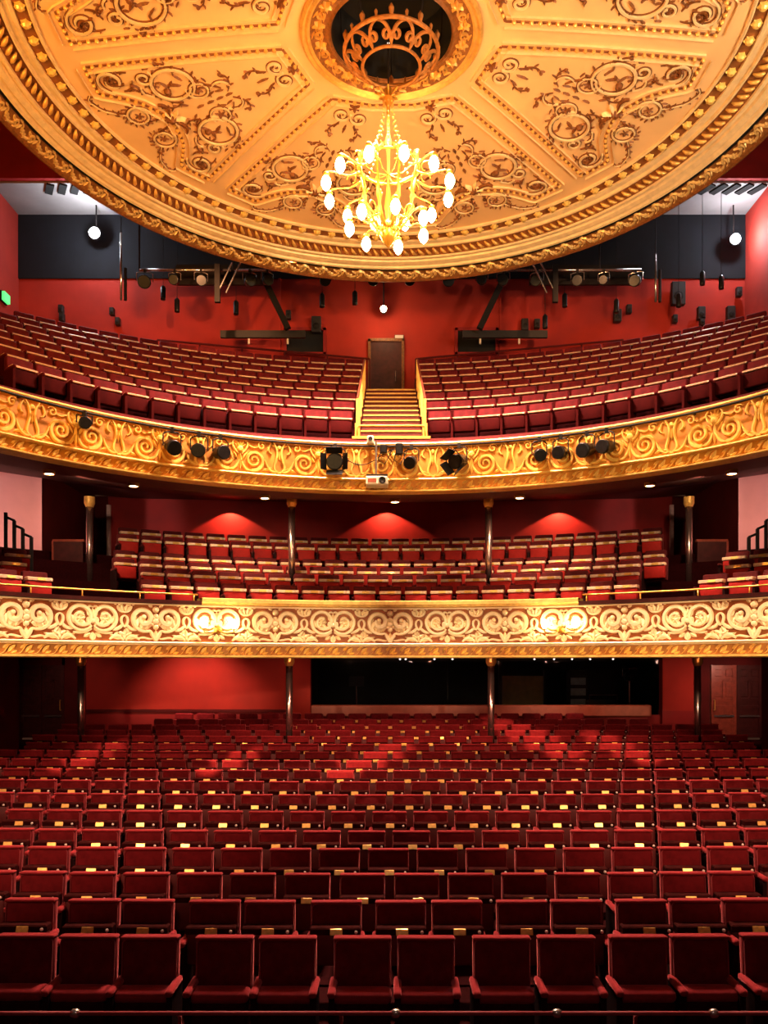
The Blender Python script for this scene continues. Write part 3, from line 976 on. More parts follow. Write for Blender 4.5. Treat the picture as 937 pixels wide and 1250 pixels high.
def panel_frame(ax_list, joined):
    """frame lines for one panel: ax_list = ornament axes (deg) in the panel's local frame."""
    lines = []

    def rotp(pts, d):
        c, s = cos(R(-d)), sin(R(-d))
        return [(x * c - y * s, x * s + y * c) for x, y in pts]
    for ax in ax_list:
        for s in (-1, 1):
            outer = not joined or (ax < 0) == (s < 0)
            cor = side_pt(5.22, s) if outer else pol(5.30, s * 22.5)
            kink = pol(5.26, s * 12.6)
            curve = catmull([kink, pol(4.93, s * 9.9), pol(4.72, s * 7.4), pol(4.57, s * 3.8), pol(4.48, s * .4)], 5)
            seg = lerp_pts(cor, kink, 6) + curve[1:]
            lines.append(rotp(seg, ax))
            if outer:
                lines.append(rotp(lerp_pts(side_pt(1.86, s), cor, 14), ax))
    e = max(abs(a) for a in ax_list)
    p0 = rotp([side_pt(1.86, -1)], -e)[0]
    p1 = rotp([side_pt(1.86, 1)], e)[0]
    if joined:
        q0, q1 = rotp([pol(1.72, 10)], -e)[0], rotp([pol(1.72, -10)], e)[0]
        lines.append(lerp_pts(p0, q0, 3) + lerp_pts(q0, q1, 5)[1:] + lerp_pts(q1, p1, 3)[1:])
    else:
        lines.append(lerp_pts(p0, p1, 5))
    return lines


def ceiling_ornament():
    pale, dark = MB(domemap), MB(domemap)

    def thin_leaf(x, y, a, l, w, h=.04):
        return MB.leaf(dark, x, y, a, l * .9, w * .72, h * .6)

    def shade_edged(pts, w, h):
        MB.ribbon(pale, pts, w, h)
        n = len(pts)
        MB.ribbon(dark, offset(pts, w * .58)[1:n - 1], .026, h * .45)  # dark lines along each scroll paint in its shadow
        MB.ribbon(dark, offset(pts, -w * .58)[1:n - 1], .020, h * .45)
    def foliate(pts, step, ln, wd, sgn=0):
        for k, (x, y, a) in enumerate(along(pts, step)):
            sd = sgn or (1 if k % 2 else -1)
            MB.leaf(dark, x, y, a + sd * .85, ln * (.75 + .25 * ((k * 7) % 3)), wd, .03)
    dark.leaf = thin_leaf
    pale.ribbon = shade_edged
    for s in (-1, 1):
        def P(pts):
            return [(x * s, y) for x, y in pts]
        # big ring scroll with a figure-like cluster inside
        pale.ribbon(P(spiral(.68, 3.92, .40, .33, R(200), 1.08, 34)), .07, .04)
        foliate(P(spiral(.68, 3.92, .43, .36, R(200), 1.0, 34)), .17, .11, .05, -s)
        for tpts in (((.10, 3.50), (.30, 3.42), (.50, 3.46), (.62, 3.56)), ((.08, 3.16), (.22, 2.98), (.40, 2.94), (.48, 3.06)), ((.84, 3.62), (1.0, 3.70), (1.14, 3.70), (1.22, 3.86)),
                     ((.26, 4.02), (.16, 4.16), (.20, 4.32), (.36, 4.38)), ((.72, 4.40), (.82, 4.52), (.96, 4.60), (1.02, 4.52)), ((1.30, 4.40), (1.40, 4.52), (1.42, 4.66), (1.36, 4.80)),
                     ((.10, 4.62), (.16, 4.76), (.14, 4.98), (.30, 5.12)), ((.14, 2.36), (.30, 2.46), (.34, 2.62), (.22, 2.72))):
            tp = P(bez(*tpts, 12))
            MB.ribbon(dark, tp, .026, .022)
            foliate(tp, .075, .10, .042)
            MB.boss(dark, tp[-1][0], tp[-1][1], .038, .04, 7)
        for (x, y, a, l, w) in ((.58, 3.78, 1.0, .30, .12), (.62, 4.02, .2, .26, .11), (.76, 3.86, 2.2, .22, .10), (.66, 3.70, .3, .26, .08), (.55, 4.04, 2.3, .16, .08), (.84, 4.06, 1.5, .12, .06), (.74, 4.14, .6, .10, .06), (.84, 3.78, -.6, .16, .06)):
            dark.leaf(x * s, y, a if s > 0 else pi - a, l, w, .06)
        dark.boss(.60 * s, 4.08, .07, .07, 8)
        # outer scroll by the corner
        pale.ribbon(P(spiral(1.27, 4.76, .30, .09, R(150), -1.30, 34, .85)), .06, .04)
        foliate(P(spiral(1.27, 4.76, .22, .09, R(100), -.9, 24, .85)), .11, .09, .04, s)
        dark.ribbon(P(bez((1.12, 4.60), (1.18, 4.84), (1.34, 4.86), (1.38, 4.70), 10)), .04, .05)
        dark.flower(1.28 * s, 4.72, .09, .05, 5)
        # medium scrolls
        pale.ribbon(P(spiral(1.05, 4.24, .18, .05, R(-60), -1.35, 24)), .05, .035)
        dark.flower(1.05 * s, 4.26, .075, .045, 5)
        pale.ribbon(P(bez((.90, 4.42), (.80, 4.50), (.70, 4.46), (.60, 4.36), 8)), .045, .03)
        dark.leaf(.88 * s, 4.44, .4 if s > 0 else pi - .4, .17, .07, .05)
        dark.leaf(1.18 * s, 4.02, 1.2 if s > 0 else pi - 1.2, .14, .07, .05)
        dark.leaf(1.12 * s, 3.84, .5 if s > 0 else pi - .5, .13, .06, .05)
        # flower ring towards the axis
        pale.ribbon(P(spiral(.36, 3.60, .22, .14, R(60), 1.1, 24)), .045, .03)
        dark.flower(.36 * s, 3.62, .13, .05, 6)
        pale.ribbon(P(bez((.28, 3.40), (.42, 3.22), (.36, 3.06), (.18, 3.04), 10)), .04, .03)
        for (x, y, a, l, w) in ((.20, 3.36, 1.9, .22, .08), (.14, 3.20, 1.3, .2, .07), (.30, 3.14, 1.0, .16, .06), (.24, 3.84, .6, .20, .08), (.12, 3.98, .9, .18, .08), (.44, 3.36, .2, .16, .06)):
            dark.leaf(x * s, y, a if s > 0 else pi - a, l, w, .05)
        # curls beside the junction, and the garland on the rim side of the frame
        dark.ribbon(P(bez((.05, 4.45), (.20, 4.35), (.36, 4.30), (.42, 4.44), 10)), .06, .05)
        pale.ribbon(P(spiral(.36, 4.92, .24, .16, R(-100), 1.15, 26)), .05, .03)
        foliate(P(spiral(.36, 4.92, .27, .22, R(-40), .8, 26)), .09, .09, .04, -s)
        dark.flower(.35 * s, 4.92, .11, .045, 5)
        gar = catmull([(.48, 5.08), (.62, 5.22), (.80, 5.36), (.98, 5.40), (1.12, 5.40), (1.20, 5.30)], 5)
        pale.ribbon(P(gar), .03, .03)
        for k, (x, y, a) in enumerate(along(gar, .075)):
            aa = a + (.9 if k % 2 else -.9)
            dark.leaf(x * s, y, aa if s > 0 else pi - aa, .10, .045, .045)
        dark.flower(.60 * s, 5.20, .09, .045, 5)
        dark.ribbon(P(bez((.24, 4.00), (.30, 4.20), (.52, 4.22), (.62, 4.34), 10)), .03, .03)
        dark.ribbon(P(bez((.50, 3.56), (.40, 3.40), (.34, 3.30), (.20, 3.22), 10)), .03, .03)
        dark.ribbon(P(bez((1.10, 4.44), (1.0, 4.52), (.92, 4.60), (.98, 4.72), 8)), .025, .03)
        # inner end scroll
        pale.ribbon(P(spiral(.17, 2.12, .17, .05, R(200), -1.25, 24)), .055, .04)
        dark.leaf(.14 * s, 2.30, 1.2 if s > 0 else pi - 1.2, .24, .08, .05)
        dark.leaf(.20 * s, 2.12, 1.9 if s > 0 else pi - 1.9, .14, .07, .05)
    for a in (-.9, -.3, .3, .9):
        pale.leaf(0, 4.42, pi / 2 + a * 1.9 + pi, .24, .10, .07)
        dark.leaf(0, 4.46, pi / 2 + a, .17, .07, .06)
    dark.boss(0, 4.44, .09, .10, 8)
    for y in (3.1, 3.3, 3.5, 3.72):
        dark.leaf(0, y, pi / 2, .19, .11, .05)
    dark.leaf(0, 2.34, pi / 2, .30, .10, .05)
    dark.flower(0, 1.86, .13, .08, 6)
    return pale.mesh('scroll_relief', 'gilt_pale'), dark.mesh('foliage_and_shade_relief', 'bronze')


me_p, me_d2 = ceiling_ornament()
ROLL = 1.0
panels = [(0, True)] + [(67.5 * s, False) for s in (-1, 1)] + [(112.5 * s, False) for s in (-1, 1)] + [(180, True)]
for (axis, joined) in panels:
    loc_axes = [-22.5, 22.5] if joined else [0]
    lines = panel_frame(loc_axes, joined)
    fr = MB(domemap)
    bd = MB(domemap)
    ed = MB(domemap)
    for ln in lines:
        fr.ribbon(ln, .25, .012, False)
        for off in (-.12, .12):
            ed.ribbon(offset(ln, off), .03, .04, False)
        for (x, y, a) in along(ln, .14):
            bd.boss(x, y, .040, .055, 6)
    fo = fr.build('panel_frame', 'brown', dome)
    ed.build('frame_fillet', 'gilt_pale', fo)
    bo = bd.build('bead_row', 'gilt', fo)
    bo['kind'] = 'stuff'
    # turn the whole panel to its axis
    rz = -R(axis + ROLL)
    fo.rotation_euler = (0, 0, rz)
    fo.location = (DX - (DX * cos(rz) - DY * sin(rz)), DY - (DX * sin(rz) + DY * cos(rz)), 0)
    for la in loc_axes:
        o1 = dome_copy(me_p, 'scroll_relief', R(axis + la + ROLL))
        o2 = dome_copy(me_d2, 'foliage_and_shade_relief', R(axis + la + ROLL), dome)

# ceiling rose: moulded ring, flower bosses, dark well and pierced basket
rose = ring([(1.50, 13.455), (1.50, 13.41), (1.46, 13.38), (1.42, 13.42), (1.38, 13.39), (1.34, 13.42)], 'rose_moulding', 'gilt')
ring([(1.34, 13.42), (1.2, 13.47), (1.06, 13.44), (1.02, 13.40), (.99, 13.44)], 'rose_band', 'gilt_dark')
ring([(1.0, 13.42), (.97, 14.3), (.0, 14.3)], 'dark_well', 'black')
mb = MB(lambda u, v, w: (DX + u, DY + 1.20 + v, 13.46 - w))
mb.flower(0, 0, .12, .06, 6)
mb.ribbon(spiral(.20, 0, .09, .02, R(180), 1.2, 14), .035, .04)
mb.leaf(.12, .06, .2, .18, .07, .05).leaf(.12, -.06, -.2, .18, .07, .05)
me_rb = mb.mesh('rose_flower', 'gilt')
for k in range(18):
    dome_copy(me_rb, 'rose_flower', 2 * pi * k / 18, rose)
bk = thing('chandelier_basket', 'pierced gilt basket ring hanging in the dark oculus above the chandelier', 'ceiling ornament', (DX, DY, 12.9))
ZB0, ZB1 = .26, .02       # outer rim high, inner rim low (over the thing's base)


def baskmap(u, v, w):
    # u = angle * .6, v 0..1 from the inner rim up to the outer rim
    a = u
    r = .48 + .28 * v + w * .5
    return (r * sin(a), r * cos(a), ZB1 + (ZB0 - ZB1) * v - w)


mb = MB()
for (r, z, q) in ((.77, ZB0, .035), (.475, ZB1, .028)):
    mb.tube([(r * sin(2 * pi * k / 48), r * cos(2 * pi * k / 48), z) for k in range(48)], q, 6, True)
mb.build('rim', 'basket', bk, True)
for k in range(10):
    mb = MB(baskmap)
    a = 2 * pi * k / 10
    for s in (-1, 1):
        mb.ribbon([(a + x * s * .55, y) for x, y in spiral(.24, .40, .24, .06, R(200), -1.2, 18, 1.1)], .11, .02)
        mb.ribbon([(a + x * s * .55, y) for x, y in bez((.0, .0), (.05, .5), (.2, .9), (.55, .95), 8)], .10, .02)
    mb.build('pierced_scroll', 'basket', bk)
    MB().tube([(.77 * sin(a), .77 * cos(a), ZB0 + .02), (.78 * sin(a), .78 * cos(a), ZB0 + .12), (.78 * sin(a), .78 * cos(a), ZB0 + .20)], [.025, .05, .008], 6).build('fleuron', 'basket', bk)
    a += pi / 10
    MB().tube([(.77 * sin(a), .77 * cos(a), ZB0 + .02), (.78 * sin(a), .78 * cos(a), ZB0 + .10), (.78 * sin(a), .78 * cos(a), ZB0 + .14)], [.015, .03, .006], 6).build('fleuron', 'basket', bk)
mb = MB()
for k in range(5):
    a = 2 * pi * k / 5
    mb.tube([(.76 * sin(a), .76 * cos(a), ZB0), (.88 * sin(a), .88 * cos(a), ZB0 + .5), (.9 * sin(a), .9 * cos(a), 1.3)], .012, 5)
mb.build('hanger', 'iron', bk)
MB().lathe([(.0, -.02), (.02, 0), (.0, .02)], 8, (-.05, .1, .5)).build('pin_lamp', 'dot_glow', bk)

# ------------------------------------------------------------------ chandelier
ch = thing('chandelier', 'gilt scroll-arm chandelier with two rings of glowing bulbs below the oculus', 'chandelier', (-.03, 13.45, 10.1))
MB().tube([(0, 0, 2.4), (0, 0, 3.8)], .014, 6).build('drop_rod', 'iron', ch)
prof = [(.0, 2.47), (.03, 2.46), (.07, 2.42), (.05, 2.32), (.10, 2.24), (.03, 2.14), (.025, 1.7), (.06, 1.55), (.03, 1.4), (.02, .9), (.07, .5), (.03, .3), (.12, .18), (.16, .05), (.10, -.06), (.04, -.14), (.0, -.18)]
MB().lathe(prof[::-1], 12).build('stem', 'brass_bright', ch, True)
for k in range(8):
    a = 2 * pi * k / 8
    mb = MB()
    mb.tube([(.04 * sin(a), .04 * cos(a), 2.30)] + [((.06 + .13 * sin(pi * t) + .05 * t) * sin(a), (.06 + .13 * sin(pi * t) + .05 * t) * cos(a), 2.30 + .22 * t - .16 * t * t) for t in (.25, .5, .75, 1)], .014, 5)
    mb.build('crown_scroll', 'brass_bright', ch, True)
    # bead drape from crown to the upper ring
    mb = MB()
    for j in range(15):
        t = j / 14
        r = .08 + .42 * t ** 1.7
        mb.lathe([(.0, -.022), (.02, 0), (.0, .022)], 6, (r * sin(a), r * cos(a), 2.2 - 1.0 * t - .12 * sin(pi * t)))
    mb.build('bead_drape', 'brass', ch)
mb = MB()
mb.tube([(.50 * sin(2 * pi * k / 40), .50 * cos(2 * pi * k / 40), 1.16) for k in range(40)], .022, 6, True)
mb.build('upper_hoop', 'brass_bright', ch, True)
for k in range(8):
    a = 2 * pi * (k + .5) / 8
    mb = MB()
    mb.tube([(r * sin(a), r * cos(a), z) for r, z in ((.50, 1.16), (.47, .95), (.40, .75), (.44, .58), (.34, .35), (.16, .12))], [.018, .026, .018, .03, .02, .03], 6)
    mb.build('cage_bar', 'brass_bright', ch, True)
    MB().tube([(.02 * sin(a), .02 * cos(a), 1.02), (.25 * sin(a), .25 * cos(a), 1.0), (.5 * sin(a), .5 * cos(a), 1.14)], .009, 5).build('spoke', 'brass_bright', ch)
    mb = MB(lambda u, v, w, a=a: (((.50 + w) * sin(a) + u * cos(a)), ((.50 + w) * cos(a) - u * sin(a)), 1.16 + v))
    for q in (-.8, 0, .8):
        mb.leaf(0, -.05, pi / 2 - q, .20, .08, .03)
    mb.build('acanthus_tuft', 'brass', ch)
for k in range(10):
    a = 2 * pi * k / 10
    MB().lathe([(.0, -.05), (.055, -.01), (.04, .04), (.0, .06)], 8, (.15 * sin(a), .15 * cos(a), .08 + .05 * (k % 2))).build('foliage_knop', 'brass_bright', ch, True)


def chandelier_arm(a, r0, z0, r1, z1, rise):
    pts = []
    for p in bez((r0, z0), (r0 + (r1 - r0) * .45, z0 - .16), (r1 - .26, z1 + rise), (r1 - .02, z1 + rise * .82), 10) + [(r1, z1 + rise * .5), (r1, z1 + .13)]:
        pts.append((p[0] * sin(a), p[0] * cos(a), p[1]))
    arm = MB().tube(pts, [.018] * 3 + [.012] * (len(pts) - 3), 6).build('arm', 'brass_bright', ch, True)
    x, y = r1 * sin(a), r1 * cos(a)
    MB().lathe([(.0, .17), (.05, .15), (.055, .12), (.035, .09)], 10, (x, y, z1)).build('cup', 'brass_bright', arm, True)
    MB().lathe([(.035, .10), (.062, .06), (.080, 0), (.074, -.05), (.048, -.10), (.012, -.135), (.0, -.14)], 14, (x, y, z1)).build('bulb', 'bulb', arm, True)
    q = MB()
    q.tube([((r0 + .16 + .08 * cos(t)) * sin(a), (r0 + .16 + .08 * cos(t)) * cos(a), z0 + .06 + .08 * sin(t)) for t in [j * .55 for j in range(9)]], .012, 5)
    q.build('scroll', 'brass_bright', arm, True)


for k in range(12):
    chandelier_arm(2 * pi * (k + .55) / 12, .48, 1.0, 1.03, .76, .22)
for k in range(7):
    chandelier_arm(2 * pi * (k + .30) / 7, .22, .30, .64, .16, .22)

# ------------------------------------------------------------------ seats
def seat_meshes(kind):
    d = {}
    low = kind == 'stalls_low'
    if low:
        kind = 'stalls'
    if kind == 'stalls':
        v, vi, und, edge, w, top = 'velvet', 'velvet_in', 'seat_under', 'varnish', .465, .795 if low else .86
    elif kind == 'dress':
        v, vi, und, edge, w, top = 'cvelvet', 'cvelvet', 'cred', 'cream_edge', .44, .74
    else:
        v, vi, und, edge, w, top = 'uvelvet', 'uvelvet', 'ushell', 'tan_edge', .455, .72
    k = top / .86
    d['backrest'] = MB().rbox((0, .06, .60 * k), (w, .10, .54 * k), .03, 2, rx=-.10).mesh('backrest', v, True)
    lp = []
    hw, z0, z1 = w / 2 - .012, .36 * k, .855 * k
    for (cx, cz, a0) in ((hw - .03, z1 - .03, 0), (-hw + .03, z1 - .03, 90), (-hw + .03, z0 + .03, 180), (hw - .03, z0 + .03, 270)):
        for j in (0, 45, 90):
            a = R(a0 + j)
            x, z = cx + .03 * cos(a), cz + .03 * sin(a)
            lp.append((x, .012 + (z - .60 * k) * .10 - .004, z))
    d['piping'] = MB().tube(lp, .0055, 5, True).mesh('piping', 'piping', True)
    zt = {'stalls': .695, 'dress': .62, 'upper': .532}[kind]
    d['seat'] = MB().rbox((0, -.085, zt - .20 * k), (w - .02, .11, .30 * k), .025, 2).mesh('seat', und, True)
    d['seat_edge'] = MB().rbox((0, -.085, zt - .035), (w - .01, .125, .07), .012, 1).mesh('seat_edge', edge)
    if kind != 'stalls':
        d['seat_edge'] = MB().rbox((0, -.085, zt - .012), (w - .01, .135, .06 if kind == 'dress' else .035), .008, 1).mesh('seat_edge', edge)
    d['number_plate'] = MB().rbox((.01, -.152, zt - .036), (.112, .012, .060), .004, 1, rx=-.4).mesh('number_plate', 'brass')
    if kind != 'stalls':
        d['number_plate'] = MB().rbox((.02, -.150, zt - .010), (.14, .016, .052), .004, 1, rx=-.3).mesh('number_plate', 'brass')
    d['knob'] = MB().lathe([(.016, 0), (.016, .010), (.008, .016)], 8, (w / 2 - .045, -.147, zt - .036 if kind == 'stalls' else zt - .02), (0, -1, 0)).mesh('knob', 'ivory')
    d['armrest'] = MB().rbox((0, -.10, .575 if kind == 'stalls' else .575 * k), (.062 if kind == 'stalls' else .045, .36, .055), .022, 2).mesh('armrest', 'velvet_lit' if kind == 'stalls' else v, True)
    d['lit_top_band'] = MB().rbox((0, .068, .866 * k), (w + .004, .112, .030), .014, 2, rx=-.10).mesh('lit_top_band', 'velvet_lit', True)  # lighter strip added to paint the lit top edge of the backrest
    d['side_frame'] = MB().box((0, -.08, .28 * k), (.045, .32, .54 * k)).box((0, -.06, .02), (.05, .40, .04)).mesh('side_frame', 'ushell' if kind == 'upper' else 'frame_dark')
    d['cushion'] = MB().rbox((0, -.115, .475), (w + .01, .18, .10), .045, 3).mesh('seat', 'velvet_lit', True)
    d['cushion_under'] = MB().rbox((0, -.125, .27), (w - .01, .15, .32), .02, 1).mesh('seat_shell', 'varnish')
    return d


SM = {k: seat_meshes(k) for k in ('stalls', 'stalls_low', 'dress', 'upper')}


def place_seat(kind, label, group, loc, rz, half, gap_right=False, front=False, small=False, last=False, low=False):
    name = {'stalls': 'stalls_seat', 'dress': 'dress_circle_seat', 'upper': 'upper_circle_seat'}[kind]
    t = thing(name, label, 'seat', loc, rz, group)
    d = SM['stalls_low' if low else kind]
    b = put('backrest', d['backrest'], t)
    if not small:
        put('piping', d['piping'], b)
    if kind == 'stalls':
        put('lit_top_band', d['lit_top_band'], b)
    if front:
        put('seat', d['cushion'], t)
        put('seat_shell', d['cushion_under'], t)
    else:
        s = put('seat', d['seat'], t)
        put('seat_edge', d['seat_edge'], s)
        if kind != 'upper':
            put('number_plate', d['number_plate'], s)
        put('knob', d['knob'], s)
    aw = .031 if kind == 'stalls' else .0225
    dz = -.045 if front else 0
    put('armrest', d['armrest'], t, (-half + aw, 0, dz))
    put('side_frame', d['side_frame'], t, (-half + aw, 0, 0))
    if gap_right or last:
        put('armrest', d['armrest'], t, (half - aw, 0, dz))
        if not small:
            put('side_frame', d['side_frame'], t, (half - aw, 0, 0))
    return t


# stalls: rows 0-14 as single seats, the two hidden-most back rows joined below
P0 = [-53, 25, 103, 180, 272, 350, 442, 520, 613, 693, 782, 859, 948]
P1 = [-40, 30, 110, 177.5, 260, 328, 410, 489, 558, 638, 705, 786, 853, 920]
P2 = [-20, 45, 108, 175, 241, 307, 374.5, 442, 508.6, 574.7, 641, 707, 773, 838.5, 900]
stalls_x = []
for i in range(17):
    d = ROW_D[i]
    if i < 3:
        xs = [(p - 476) * d / 1000 for p in (P0, P1, P2)[i]]
        xs = [x for x in xs if -.503 * d < x < .488 * d]
    else:
        off = {3: -.02, 4: -.294, 5: -.01, 6: .27}.get(i, 0 if i % 2 else .28)
        lo, hi = -.50 * d, .485 * d
        if i >= 11:
            lo = {11: -7.6, 12: -7.75, 13: -7.75, 14: -7.75, 15: -5.9, 16: -5.6}[i]
            hi = {11: 7.75, 12: 7.8, 13: 7.8, 14: 7.75, 15: 6.5, 16: 5.1}[i]
        xs = [off + .56 * k for k in range(-22, 23)]
        xs = [x for x in xs if lo < x < hi]
    stalls_x.append(xs)


def stalls_y(i, x):
    return ROW_D[i] + .007 * x * x * (1 if i < 13 else .5)


COL_X = (-6.82, -2.19, 2.19, 6.78)
for i in range(15):
    xs = stalls_x[i]
    for j, x in enumerate(xs):
        gap = i < 2 and j + 1 < len(xs) and xs[j + 1] - x > .57
        rown = 'front' if i == 0 else nth(i + 1)
        lab = 'crimson velvet tip-up seat, %s from the left in the %s stalls row%s' % (nth(j + 1), rown, '' if i == 0 else ' from the stage')
        half = .262 if i < 3 else .28
        place_seat('stalls', lab, 'tip-up seats in the stalls', (x, stalls_y(i, x), ROW_Z[i]), random.uniform(-.012, .012), half, gap, i == 0, i > 9, j == len(xs) - 1, i > 3)

mbs = {'seat': MB(), 'plate': MB()}
for i in (15, 16):
    for x in stalls_x[i]:
        y, z = stalls_y(i, x), ROW_Z[i]
        mbs['seat'].rbox((x, y + .06, z + .55), (.47, .10, .48), .03, 1)
        mbs['seat'].box((x - .27, y - .05, z + .24), (.04, .3, .52)).box((x, y - .085, z + .43), (.45, .12, .40)).box((x - .28, y - .08, z + .57), (.07, .34, .05))
        mbs['plate'].box((x + .01, y - .152, z + .60), (.11, .012, .056))
st = tag(mbs['seat'].build('stalls_seat_rows', 'velvet', kind='stuff'), 'two rearmost short rows of crimson stalls seats against the back wall', 'seats', kind='stuff')
mbs['plate'].build('number_plates', 'brass', st, kind='stuff')

# dress circle seats
for i, r in enumerate(DR_ROWS):
    seats = []
    pitch = .515 / r
    n = int(R(56) / pitch)
    for k in range(-n, n + 1):
        a = (k + (.5 if i % 2 else 0)) * pitch
        x, y = r * sin(a), CCY + r * cos(a)
        px = 476 + 1000 * x / y
        if not -12 < px < 950:
            continue
        if i == 0 and (78 < px < 184 or 778 < px < 868):
            continue
        if i in (1, 2) and (48 < px < (158, 145)[i - 1] or (797, 808)[i - 1] < px < 890):
            continue
        if i > 2 and not 138 < px < 815:
            continue
        seats.append((a, x, y))
    for j, (a, x, y) in enumerate(seats):
        lab = 'red tip-up seat, %s from the left in the %s dress circle row from the front' % (nth(j + 1), nth(i + 1))
        if i == 0:
            lab = 'red tip-up seat, %s from the left in the front dress circle row' % nth(j + 1)
        place_seat('dress', lab, 'tip-up seats in the dress circle', (x, y, DZ[i]), -a, .2575, False, False, True)

# upper circle seats
for i, r in enumerate(UROWS):
    for s in (-1, 1):
        a = asin(.99 / r)
        pitch = .50 / r
        j = 0
        while True:
            x, y = r * sin(s * a), UCY + r * cos(a)
            px = 476 + 1000 * x / y
            if not -10 < px < 947 or abs(x) > (10.3 if s > 0 else 10.8) or (i == 7 and px < 30):
                break
            j += 1
            lab = 'plum seat, %s %s of the central stairs, %s upper circle row behind the gilt front' % (nth(j), 'left' if s < 0 else 'right', nth(i + 1))
            place_seat('upper', lab, 'tip-up seats in the upper circle', (x, y, UZ[i]), -s * a, .25, False, False, True)
            a += pitch

# ------------------------------------------------------------------ columns
def column(x, y, z0, z1, label, r=.075, m='column'):
    t = thing('column', label, 'column', (x, y, z0), kind='structure')
    h = z1 - z0
    MB().lathe([(r, 0), (r, h)], 16).build('shaft', m, t, True)
    MB().lathe([(r * 1.5, 0), (r * 1.5, .08), (r * 1.1, .14)], 16).build('base', m, t)
    MB().lathe([(r * 1.05, h - .22), (r * 1.5, h - .14), (r * 1.5, h)], 16).build('capital', 'brass', t)
    return t


names = ('far left', 'centre left', 'centre right', 'far right')
for k, x in enumerate(COL_X):
    column(x, stalls_y(12, x) + .36, ROW_Z[12] - .02, 3.27, 'slim polished column in the rear stalls, %s of the four' % names[k])
for k, x in enumerate((-6.42, -2.10, 2.10, 6.38)):
    column(x, 17.5, 4.45, 6.66, 'slim polished column in the dress circle, %s of the four' % names[k])
for s in (-1, 1):
    tag(MB().box((s * 7.45, 21.7, 6.0), (.09, .09, 2.6)).build('trim_1' if s < 0 else 'trim_2', mat('pale_strip', (.92, .60, .58), .5)), 'pale vertical strip at the %s end of the dress circle back wall' % ('left' if s < 0 else 'right'), 'trim', kind='structure')
    x = s * 6.9
    t = thing('aisle_partition', 'dark wooden aisle partition beside the %s dress circle column' % ('left' if s < 0 else 'right'), 'partition', (x, 17.6, 4.48), group='aisle partitions in the dress circle')
    MB().box((0, 0, .62), (.62, .06, 1.24)).build('panel', 'wood_dark', t)
    MB().box((0, 0, 1.26), (.68, .09, .05)).box((s * .33, 0, .62), (.04, .09, 1.24)).build('edge_trim', 'wood', t)

# stepped handrails by the pink walls
for s in (-1, 1):
    t = thing('stepped_handrail', 'black stepped handrail against the pink wall at the %s dress circle end' % ('left' if s < 0 else 'right'), 'handrail', (s * 6.98, 15.95, 4.76), group='stepped handrails in the dress circle')
    pts = []
    for k in range(4):
        x0, y0, z0 = s * .19 * k, .05 * k, .17 * k
        MB().box((x0, y0, z0 / 2 + .40), (.055, .05, .80 + z0)).build('post', 'iron', t)
        if k < 3:
            MB().tube([(x0, y0, z0 + .80), (x0 + s * .19, y0 + .05, z0 + .88)], .026, 6).build('rail', 'iron', t)

# downlights in the upper soffit
for k, px in enumerate((60, 163, 323, 482, 634, 793, 893)):
    rr = 8.35
    a = atan2((px - 476) / 1000, 1)
    # intersect the viewing bearing with the ring of downlights
    b = -UCY * cos(a)
    dist = UCY * cos(a) + sqrt(max(0, rr * rr - (UCY * sin(a)) ** 2))
    x, y = dist * sin(a), dist * cos(a)
    t = thing('downlight', 'small round downlight in the soffit over the dress circle, %s from the left' % nth(k + 1), 'downlight', (x, y, 6.42), group='downlights in the upper circle soffit')
    MB().lathe([(.10, .06), (.11, .0), (.085, -.012), (.075, .01)], 16).build('trim_ring', 'brass', t)
    MB().lathe([(.0, .0), (.075, .0)], 16).build('diffuser', 'down_glow', t)

# ------------------------------------------------------------------ stairs in the upper circle
sg = thing('stairs', 'central upper circle stairs with yellow nosings rising to the doorway', 'stairs', (0, 0, 0), kind='structure')
for k in range(11):
    y0, z = 16.0 + .45 * k, 7.52 + .2425 * k
    y1 = y0 + .45 if k < 10 else 24.5
    stp = MB().box((0.02, (y0 + y1) / 2, z - .35), (1.22, y1 - y0, .7)).build('step', 'tread', sg)
    MB().box((0.02, y0 + .03, z + .005), (1.22, .09, .035)).build('nosing', 'nosing', stp)
    if k < 10:
        MB().box((0.02, y0 - .012, z - .11), (1.16, .012, .03)).build('riser_strip', 'nosing', stp)
for s in (-1, 1):
    mb = MB()
    for r, z in zip(UROWS, UZ):
        mb.box((s * .69 + .02, UCY + r - .05, z - .12), (.06, .9, .5))
    mb.build('cheek_wall', 'deep_red', sg)
for s in (-1, 1):
    t = thing('stair_balustrade', 'gilt metal balustrade along the %s side of the central stairs' % ('left' if s < 0 else 'right'), 'balustrade', (s * .66 + .02, 16.0, 7.5), group='balustrades of the central stairs')
    for k in range(6):
        MB().box((0, .9 * k, .485 * k + .38), (.05, .05, .78)).build('post', 'gilt' if k else 'nosing', t)
    MB().tube([(0, 0, .78), (0, 4.5, .485 * 5 + .78)], .022, 6).build('handrail', 'wood', t)
    MB().box((0, .2, .14), (.09, .5, .28)).build('foot_panel', 'nosing', t)
t = thing('stair_barrier', 'low yellow tube barrier across the foot of the central stairs', 'barrier', (.02, 15.95, 7.5))
MB().tube([(-.66, 0, 0), (-.66, 0, .20), (-.63, 0, .235), (.63, 0, .235), (.66, 0, .20), (.66, 0, 0)], .02, 8).build('frame', 'nosing', t, True)
MB().box((0, -.05, -.02), (1.52, .08, .05)).build('kick_bar', 'nosing', t)

